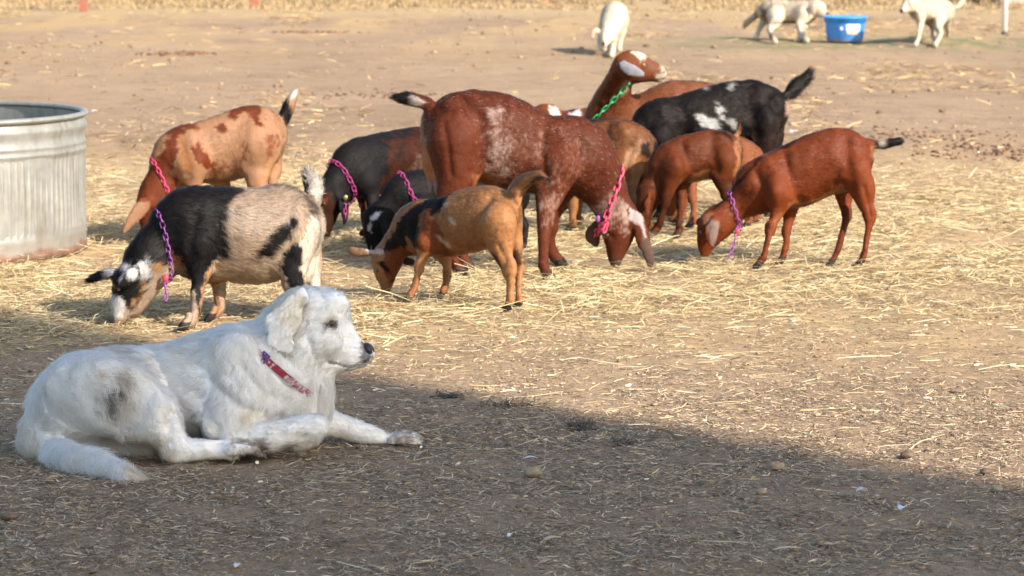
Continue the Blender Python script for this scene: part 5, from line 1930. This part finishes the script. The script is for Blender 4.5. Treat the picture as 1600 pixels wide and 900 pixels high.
def looking_goat():
    A = Animal("goat", "brown goat with green chain raising its head and looking back to the right", "goat", ((960, 324), (1160, 321)), (0, 0, 1), .0065, HERD)
    A.base = (.26, .105, .052)
    A.part([(1033, 116, 9), (1024, 112, 13), (1008, 109, 19), (996, 104, 22), (984, 102, 22)], lat=-.17, k=.75, blend=.015, hair=.4, name='head')
    A.part([(1031, 124, 5), (1012, 120, 7), (996, 118, 10)], lat=-.17, k=.9, blend=.012, hair=.4, name='jaw')
    A.part([(980, 106, 21, -.16), (969, 122, 22, -.13), (959, 148, 28, -.07), (952, 172, 34, -.02), (952, 195, 36, 0)], k=.7, blend=.04, name='neck')
    A.part([(955, 198, 40), (975, 194, 45), (1000, 192, 47), (1025, 188, 51), (1055, 181, 57), (1095, 182, 56), (1135, 190, 50), (1160, 195, 30)], k=.74, blend=.05, name='trunk')
    A.leg([(975, 220, 26), (972, 260, 13), (970, 290, 8), (968, 322, 8)], -.09)
    A.leg([(985, 220, 24), (990, 262, 12), (992, 290, 7), (990, 318, 8)], .09)
    A.leg([(1140, 210, 34), (1145, 250, 18), (1158, 275, 10), (1155, 320, 8)], -.09)
    A.leg([(1150, 210, 30), (1158, 250, 16), (1170, 275, 9), (1165, 318, 8)], .09)
    A.part([(970, 100, 5, -.22), (979, 106, 9.5, -.24), (990, 111, 8.5, -.255), (1003, 115, 3.5, -.26)], k=.32, blend=.01, hair=.4, name='ear')
    A.part([(976, 92, 5, -.12), (968, 96, 7, -.10), (962, 104, 4, -.09)], k=.5, blend=.01, hair=.4, name='ear')
    A.poly([(978, 78), (1002, 76), (1008, 88), (998, 94), (990, 92)], (.60, .54, .48), amp=.010, part=('head', 'neck'), fleck=.3)
    A.poly([(1024, 96), (1050, 100), (1046, 130), (1022, 126), (1018, 118)], (.56, .50, .44), amp=.010, part=('head', 'jaw'), fleck=.3)
    A.poly([(992, 92), (1026, 88), (1028, 112), (1004, 112)], (.22, .11, .07), amp=.008, mixv=.8, part=('head',), fleck=.3)
    A.poly([(955, 90), (1010, 90), (1010, 128), (955, 128)], (.27, .27, .32), amp=.004, part=('ear',), lat=-.22)
    A.poly([(968, 128), (975, 118), (982, 135), (968, 150), (964, 145)], (.58, .36, .26), amp=.006, part=('neck',), mixv=.8)
    A.poly([(925, 200), (940, 140), (962, 100), (972, 100), (950, 160), (940, 210)], (.15, .045, .022), amp=.006, part=('neck',), mixv=.8)
    A.poly([(1020, 130), (1130, 118), (1130, 150), (1020, 150)], (.36, .18, .11), amp=.02, mixv=.5, fleck=.35)
    A.spot(1006, 102, 5, 3.5, (.05, .03, .025), amp=.001, lat=-.2, part=('head',))
    A.spot(1037, 112, 2.5, 2, (.08, .05, .05), amp=.001, lat=-.18, part=('head',))
    A.poly([(1022, 123), (1040, 121), (1040, 123.5), (1022, 126)], (.10, .06, .05), amp=.001, lat=-.18, part=('head', 'jaw'))
    A.build(seed=101)
    A.eye(1006, 102, .015, iris=(.3, .13, .03))
    fit(A, 16000, .012, .0006, seed=102)
    A.chain((920, 190), (966, 136), M_GREEN, link_l=.045, wire=.004)


def rear_brown_goat():
    A = Animal("goat", "light brown goat with dark hanging tail, rump turned toward the big doe's head", "goat", ((900, 357), (1008, 362)), (0, 0, 1), .006, HERD)
    A.base = (.30, .145, .062)
    A.part([(862, 350, 9), (864, 335, 13), (868, 318, 18), (876, 300, 20)], k=.75, blend=.02, hair=.4, name='head')
    A.part([(876, 300, 21), (890, 275, 25), (905, 250, 32)], k=.65, blend=.04, name='neck')
    A.part([(905, 240, 36), (925, 230, 43), (950, 229, 46), (975, 232, 47), (990, 237, 38), (1000, 238, 24)], k=.82, blend=.05, name='trunk')
    A.leg([(905, 262, 24), (898, 300, 11), (896, 325, 8), (894, 345, 6), (894, 357, 7)], -.07)
    A.leg([(918, 265, 22), (908, 300, 11), (905, 325, 7), (904, 353, 7)], .05)
    A.leg([(972, 262, 34, -.08), (975, 292, 22), (985, 318, 11), (982, 340, 8), (980, 364, 8)], -.10)
    A.leg([(1002, 258, 24, .05), (1008, 288, 15), (1016, 308, 9), (1013, 330, 8), (1010, 345, 7.5), (1010, 362, 8)], .05)
    A.part([(1008, 208, 5), (1018, 220, 6), (1021, 234, 6.5), (1019, 246, 3.5)], k=.9, blend=.012, hair=1.5, name='tail')
    A.poly([(985, 232), (1000, 216), (1004, 225), (992, 262), (982, 258)], (.60, .45, .30), amp=.006, mixv=.35)
    A.poly([(1000, 225), (1008, 222), (1012, 250), (1000, 240)], (.03, .02, .015), amp=.006, part=('trunk', 'leg'))
    A.poly([(990, 255), (1012, 250), (1025, 330), (1000, 320)], (.46, .27, .13), amp=.008, part=('leg', 'trunk'), mixv=.8)
    A.poly([(990, 322), (1030, 318), (1030, 370), (990, 370)], (.09, .045, .03), amp=.006, part=('leg',), mixv=.9)
    A.poly([(940, 190), (955, 188), (962, 205), (965, 220), (948, 210)], (.10, .05, .03), amp=.012, mixv=.3)
    A.poly([(1010, 200), (1030, 212), (1030, 250), (1014, 250), (1012, 220)], BLACK, amp=.003, part=('tail',))
    A.poly([(975, 190), (1010, 212), (1025, 230), (1022, 208), (990, 184)], (.26, .09, .04), amp=.003, mixv=.8)
    A.poly([(905, 188), (960, 180), (1000, 195), (1000, 200), (960, 186), (910, 194)], (.07, .03, .02), amp=.003)
    A.poly([(880, 290), (915, 290), (915, 365), (880, 365)], (.46, .25, .11), amp=.005, part=('leg',), mixv=.8)
    A.low(.03, (.08, .05, .04), .9)
    for pts, w, am in (
            ([(948, 200), (950, 235)], 0.0253, -0.0045),
            ([(968, 196), (975, 205)], 0.023, 0.0075),
            ([(990, 230), (988, 262), (992, 290)], 0.0138, -0.0075),
            ):
        A.dent(pts, w, am)
    A.build(seed=111)
    fit(A, 20000, .011, .0005, seed=112)


def small_brown_kid():
    A = Animal("goat", "small chocolate brown kid in front of the black doe, head hidden low", "goat", ((1030, 370), (1128, 368)), (980, 100, 2.727), .006, HERD)
    A.base = (.20, .068, .028)
    A.part([(62, 718, 18), (64, 690, 26), (68, 650, 34), (80, 600, 42), (100, 550, 46)], k=.75, blend=.02, hair=.4, name='head')
    A.part([(100, 545, 46), (128, 500, 54), (155, 450, 66), (185, 420, 76)], k=.62, blend=.04, name='neck')
    A.part([(190, 425, 80), (225, 412, 94), (280, 400, 108), (345, 385, 110), (395, 380, 100), (425, 376, 70), (448, 370, 44)], k=.78, blend=.05, name='trunk')
    A.leg([(205, 450, 58), (182, 520, 34), (166, 580, 21), (152, 635, 16), (138, 680, 17), (116, 722, 20)], -.075)
    A.leg([(235, 470, 50), (232, 540, 30), (228, 600, 18), (222, 660, 14), (216, 728, 19)], .07)
    A.leg([(415, 420, 72), (405, 490, 46), (425, 545, 28), (440, 600, 18), (434, 660, 14), (425, 725, 19)], -.08)
    A.leg([(450, 420, 40), (458, 490, 28), (478, 560, 17), (480, 640, 14), (470, 712, 18)], .07)
    A.part([(458, 325, 12), (470, 300, 11), (476, 275, 8), (478, 250, 4)], k=.7, blend=.012, hair=1.3, name='tail')
    A.part([(95, 560, 12, -.045), (88, 590, 18, -.06), (84, 625, 16, -.066), (84, 650, 8, -.068)], k=.35, blend=.01, hair=.4, name='ear')
    A.poly([(270, 490), (330, 450), (370, 440), (350, 500), (290, 520)], (.48, .25, .12), amp=.008, mixv=.9, part=('trunk',))
    A.poly([(450, 350), (480, 290), (495, 330), (490, 400), (470, 500), (440, 470), (460, 400)], (.46, .25, .12), amp=.008, mixv=.85)
    A.poly([(340, 310), (400, 285), (440, 300), (465, 330), (450, 330), (400, 295)], (.03, .015, .012), amp=.003)
    A.poly([(360, 480), (450, 490), (450, 740), (380, 740)], (.07, .03, .02), amp=.008, part=('leg',), mixv=.8)  # shade on the hind leg, put into its coat colour
    A.poly([(130, 560), (250, 560), (250, 740), (90, 740)], (.08, .03, .02), amp=.008, part=('leg',), mixv=.8)
    A.poly([(440, 320), (472, 240), (472, 300), (460, 335)], BLACK, amp=.002, part=('tail',))
    A.poly([(472, 260), (490, 270), (490, 350), (470, 340)], (.45, .28, .16), amp=.002, part=('tail',))
    A.poly([(20, 520), (130, 520), (130, 740), (20, 740)], (.10, .04, .022), amp=.008, part=('head',), mixv=.8)  # shadow over the lowered head, painted as darker coat
    A.low(.03, (.05, .03, .025), .9)
    for pts, w, am in (
            ([(360, 320), (355, 390), (370, 450)], 0.0276, -0.0083),
            ([(400, 310), (430, 325)], 0.023, 0.006),
            ([(235, 340), (250, 420), (240, 490)], 0.0184, -0.006),
            ([(190, 370), (205, 430)], 0.0253, 0.006),
            ):
        A.dent(pts, w, am)
    A.build(seed=121)
    fit(A, 20000, .010, .0005, seed=122)


def tan_standing_goat():
    A = Animal("goat", "reddish goat mostly hidden, only pale shins showing behind the chocolate kid", "goat", ((1062, 350), (1180, 350)), (0, 0, 1), .006, HERD)
    A.base = (.33, .14, .07)
    A.part([(1050, 340, 8), (1052, 325, 12), (1056, 305, 16), (1062, 285, 18)], k=.75, blend=.02, hair=.4, name='head')
    A.part([(1062, 285, 18), (1070, 265, 20), (1082, 250, 24)], k=.65, blend=.04, name='neck')
    A.part([(1085, 250, 26), (1105, 244, 30), (1130, 242, 32), (1155, 244, 30), (1172, 246, 22)], k=.78, blend=.04, name='trunk')
    A.leg([(1078, 262, 18), (1080, 290, 10), (1082, 310, 7), (1084, 330, 6), (1080, 352, 7)], -.06)
    A.leg([(1066, 268, 16), (1063, 295, 9), (1066, 315, 6), (1064, 345, 7)], .05)
    A.leg([(1160, 258, 22), (1160, 285, 12), (1170, 305, 7), (1168, 352, 7)], -.06)
    A.leg([(1172, 256, 18), (1174, 285, 11), (1182, 305, 7), (1180, 347, 7)], .05)
    A.low(.03, (.30, .18, .12), .9)
    A.build(seed=131)
    fit(A, 9000, .010, .0006, seed=132)


def far_hidden_goat():
    A = Animal("goat", "brown and white goat whose back and head just show over the big red doe", "goat", ((850, 304), (1010, 304)), (0, 0, 1), .0065, HERD)
    A.base = (.26, .10, .048)
    A.part([(832, 190, 8), (838, 182, 11), (846, 176, 13), (856, 176, 14), (864, 184, 13)], k=.8, blend=.02, hair=.5, name='head')
    A.part([(862, 184, 14), (876, 196, 18), (892, 204, 26)], k=.7, blend=.03, name='neck')
    A.part([(898, 200, 30), (915, 204, 37), (945, 206, 40), (980, 208, 40), (1010, 212, 30)], k=.8, blend=.04, name='trunk')
    A.leg([(905, 225, 22), (903, 255, 10), (902, 302, 7)], -.08)
    A.leg([(915, 225, 20), (917, 255, 9), (915, 298, 7)], .07)
    A.leg([(1000, 225, 24), (1002, 255, 11), (1008, 302, 7)], -.08)
    A.leg([(1010, 225, 20), (1014, 255, 10), (1018, 298, 7)], .07)
    A.poly([(886, 186), (893, 170), (902, 164), (909, 178), (912, 200), (890, 200)], (.66, .65, .72), amp=.004)
    A.poly([(857, 166), (874, 170), (880, 200), (860, 190)], (.66, .58, .52), amp=.005)
    A.poly([(888, 172), (910, 160), (940, 158), (940, 164), (912, 166), (892, 178)], (.03, .02, .02), amp=.002)
    A.build(seed=141)
    fit(A, 9000, .011, .0006, seed=142)


# ---------------------------------------------------------------- far dogs
FAR = "young white dogs by the blue tub"


def far_dogs():
    A = Animal("dog", "cream white dog walking toward the viewer with its head lowered", "dog", ((925, 82), (975, 82)), (900, 0, 8.18), .009, FAR)
    A.base = (.56, .49, .38)
    A.part([(490, 210, 120, .42), (500, 190, 150, .28), (480, 260, 150, .05), (450, 330, 135, -.15), (430, 380, 110, -.28)], k=1.0, blend=.06, name='trunk')
    A.part([(420, 380, 90, -.3), (400, 430, 82, -.40)], blend=.05, name='neck')
    A.part([(362, 590, 24, -.54), (370, 550, 38, -.52), (385, 500, 62, -.48), (395, 450, 78, -.43)], blend=.03, hair=.4, name='head')
    A.part([(330, 440, 22, -.42), (270, 400, 40, -.42), (225, 430, 30, -.42), (215, 470, 14, -.42)], k=.4, blend=.02, hair=.5, name='ear')
    A.part([(450, 430, 25, -.42), (480, 470, 34, -.42), (480, 520, 14, -.42)], k=.4, blend=.02, hair=.5, name='ear')
    A.part([(470, 400, 80, -.2), (480, 500, 48, -.22), (470, 600, 34, -.25), (455, 705, 34, 'g')], blend=.03, hair=.5, name='leg')
    A.part([(360, 430, 70, -.2), (320, 520, 42, -.22), (320, 600, 32, -.28), (385, 655, 30, -.34)], blend=.03, hair=.5, name='leg')
    A.part([(590, 260, 75, .3), (580, 420, 48, .3), (560, 520, 32, .3), (550, 625, 32, 'g')], blend=.03, hair=.5, name='leg')
    A.part([(440, 260, 75, .3), (420, 430, 45, .3), (430, 620, 30, 'g')], blend=.03, hair=.5, name='leg')
    A.part([(510, 90, 40, .5), (560, 200, 26, .62), (585, 300, 18, .66)], blend=.03, hair=1.6, name='tail')
    A.spot(365, 585, 16, 12, (.4, .12, .12), lat=-.5, amp=.002)
    A.spot(350, 545, 18, 26, (.03, .03, .03), lat=-.5, amp=.002)
    A.spot(255, 430, 22, 22, (.25, .2, .16), lat=-.4, amp=.003)
    A.build(seed=151, lump=.006, mat=M_DOGSKIN)
    A.coat(9000, length=.03, rad=.001, lift=.4, mat=M_DOGHAIR, seed=152, clump=.3)
    mb = MB()
    p, _ = A.pt(352, 560, -.56)
    mb.sphere(tuple(A.toW(p)), .018, 12, 8)
    mb.build("nose", M_NOSE, A.root)

    A = Animal("dog", "white dog with muddy brown thigh walking right toward the blue tub", "dog", ((1185, 60), (1258, 62)), (1160, 0, 7.27), .009, FAR)
    A.base = (.50, .42, .32)
    A.part([(955, 148, 20), (935, 150, 32), (905, 140, 50), (870, 105, 72), (840, 100, 78)], k=.8, blend=.03, hair=.5, name='head')
    A.part([(830, 105, 76), (770, 130, 84), (720, 145, 98)], k=.75, blend=.05, name='neck')
    A.part([(700, 145, 105), (620, 140, 112), (530, 140, 115), (420, 130, 118), (330, 120, 108), (260, 125, 85)], k=.75, blend=.06, name='trunk')
    A.leg([(705, 200, 80), (700, 270, 44), (690, 330, 32), (665, 400, 26), (650, 445, 30)], .10, blend=.04)
    A.leg([(690, 190, 80), (650, 280, 42), (655, 350, 30), (690, 420, 26), (730, 462, 28)], -.10, blend=.04)
    A.leg([(370, 180, 95), (370, 260, 60), (315, 330, 32), (330, 400, 26), (370, 470, 28)], -.10, blend=.04)
    A.leg([(290, 170, 80), (245, 240, 42), (205, 310, 27), (180, 370, 24), (150, 430, 26)], .10, blend=.04)
    A.part([(215, 120, 36), (165, 165, 34), (110, 210, 28), (60, 250, 28), (30, 290, 18)], blend=.03, hair=1.6, name='tail')
    A.part([(820, 45, 22, -.09), (800, 85, 38, -.12), (795, 130, 30, -.125), (800, 160, 12, -.125)], k=.35, blend=.02, hair=.6, name='ear')
    A.poly([(190, 80), (280, 90), (330, 170), (320, 230), (270, 250), (230, 230), (200, 170)], (.16, .09, .045), amp=.03, mixv=.9)
    A.poly([(130, 170), (250, 180), (240, 260), (180, 450), (110, 450), (200, 280)], (.10, .07, .05), amp=.01, mixv=.9, part=('leg',), lat=.1)
    A.poly([(130, 130), (200, 110), (200, 190), (140, 190)], (.14, .10, .07), amp=.01, part=('tail',))
    A.poly([(460, 230), (600, 240), (620, 300), (720, 340), (760, 480), (600, 480), (600, 300), (460, 262)], (.13, .09, .07), amp=.02, mixv=.85)
    A.poly([(300, 30), (520, 30), (720, 80), (700, 220), (420, 240), (330, 200)], (.50, .38, .24), amp=.05, mixv=.5, fleck=.45)
    A.build(seed=161, lump=.006, mat=M_DOGSKIN)
    A.coat(9000, length=.028, rad=.001, lift=.4, mat=M_DOGHAIR, seed=162, clump=.3)
    mb = MB()
    p, _ = A.pt(957, 148, 0)
    mb.sphere(tuple(A.toW(p)), .019, 12, 8)
    mb.build("nose", M_NOSE, A.root)

    A = Animal("dog", "greyish white dog seen from behind, facing left to the right of the tub", "dog", ((1435, 68), (1482, 62)), (1380, 0, 7.27), .009, FAR)
    A.base = (.42, .365, .285)
    A.part([(212, 124, 22), (235, 112, 36), (265, 75, 58), (290, 50, 70)], k=.8, blend=.03, hair=.5, name='head')
    A.part([(295, 50, 70), (340, 75, 80), (390, 100, 95)], k=.8, blend=.05, name='neck')
    A.part([(400, 110, 95), (480, 115, 108), (580, 125, 122), (680, 135, 125), (730, 150, 90)], k=.85, blend=.06, name='trunk')
    A.leg([(425, 180, 70), (425, 280, 38), (410, 370, 27), (400, 440, 24), (370, 505, 28)], -.10, blend=.04)
    A.leg([(500, 190, 70), (545, 280, 36), (570, 350, 27), (565, 410, 25), (600, 470, 26)], .05, blend=.04)
    A.leg([(640, 190, 95), (625, 300, 52), (650, 380, 32), (630, 440, 27), (590, 510, 30)], -.12, blend=.04)
    A.leg([(730, 200, 70), (725, 290, 40), (735, 345, 30), (735, 395, 28)], .14, blend=.04)
    A.part([(770, 90, 32), (820, 85, 28), (865, 55, 30), (890, 10, 30), (900, -50, 26), (880, -90, 14)], blend=.03, hair=1.6, name='tail')
    A.part([(290, 20, 20, -.09), (310, 45, 34, -.12), (320, 80, 20, -.12)], k=.35, blend=.02, hair=.6, name='ear')
    A.poly([(420, 30), (600, 40), (620, 230), (520, 240), (440, 200)], (.46, .37, .27), amp=.05, mixv=.55, fleck=.4)
    A.poly([(470, 200), (640, 200), (590, 460), (520, 460)], (.22, .15, .10), amp=.02, mixv=.8, lat=.05, part=('leg',), side='far')
    A.build(seed=171, lump=.006, mat=M_DOGSKIN)
    A.coat(9000, length=.03, rad=.001, lift=.4, mat=M_DOGHAIR, seed=172, clump=.3)
    mb = MB()
    p, _ = A.pt(208, 126, 0)
    mb.sphere(tuple(A.toW(p)), .02, 12, 8)
    mb.build("nose", M_NOSE, A.root)


for f in (pygmy_goat, patched_goat, dark_goat, hidden_black_goat, red_doe, caramel_kid, red_kid, spotted_doe, looking_goat,
          rear_brown_goat, small_brown_kid, tan_standing_goat, far_hidden_goat, far_dogs):
    f()
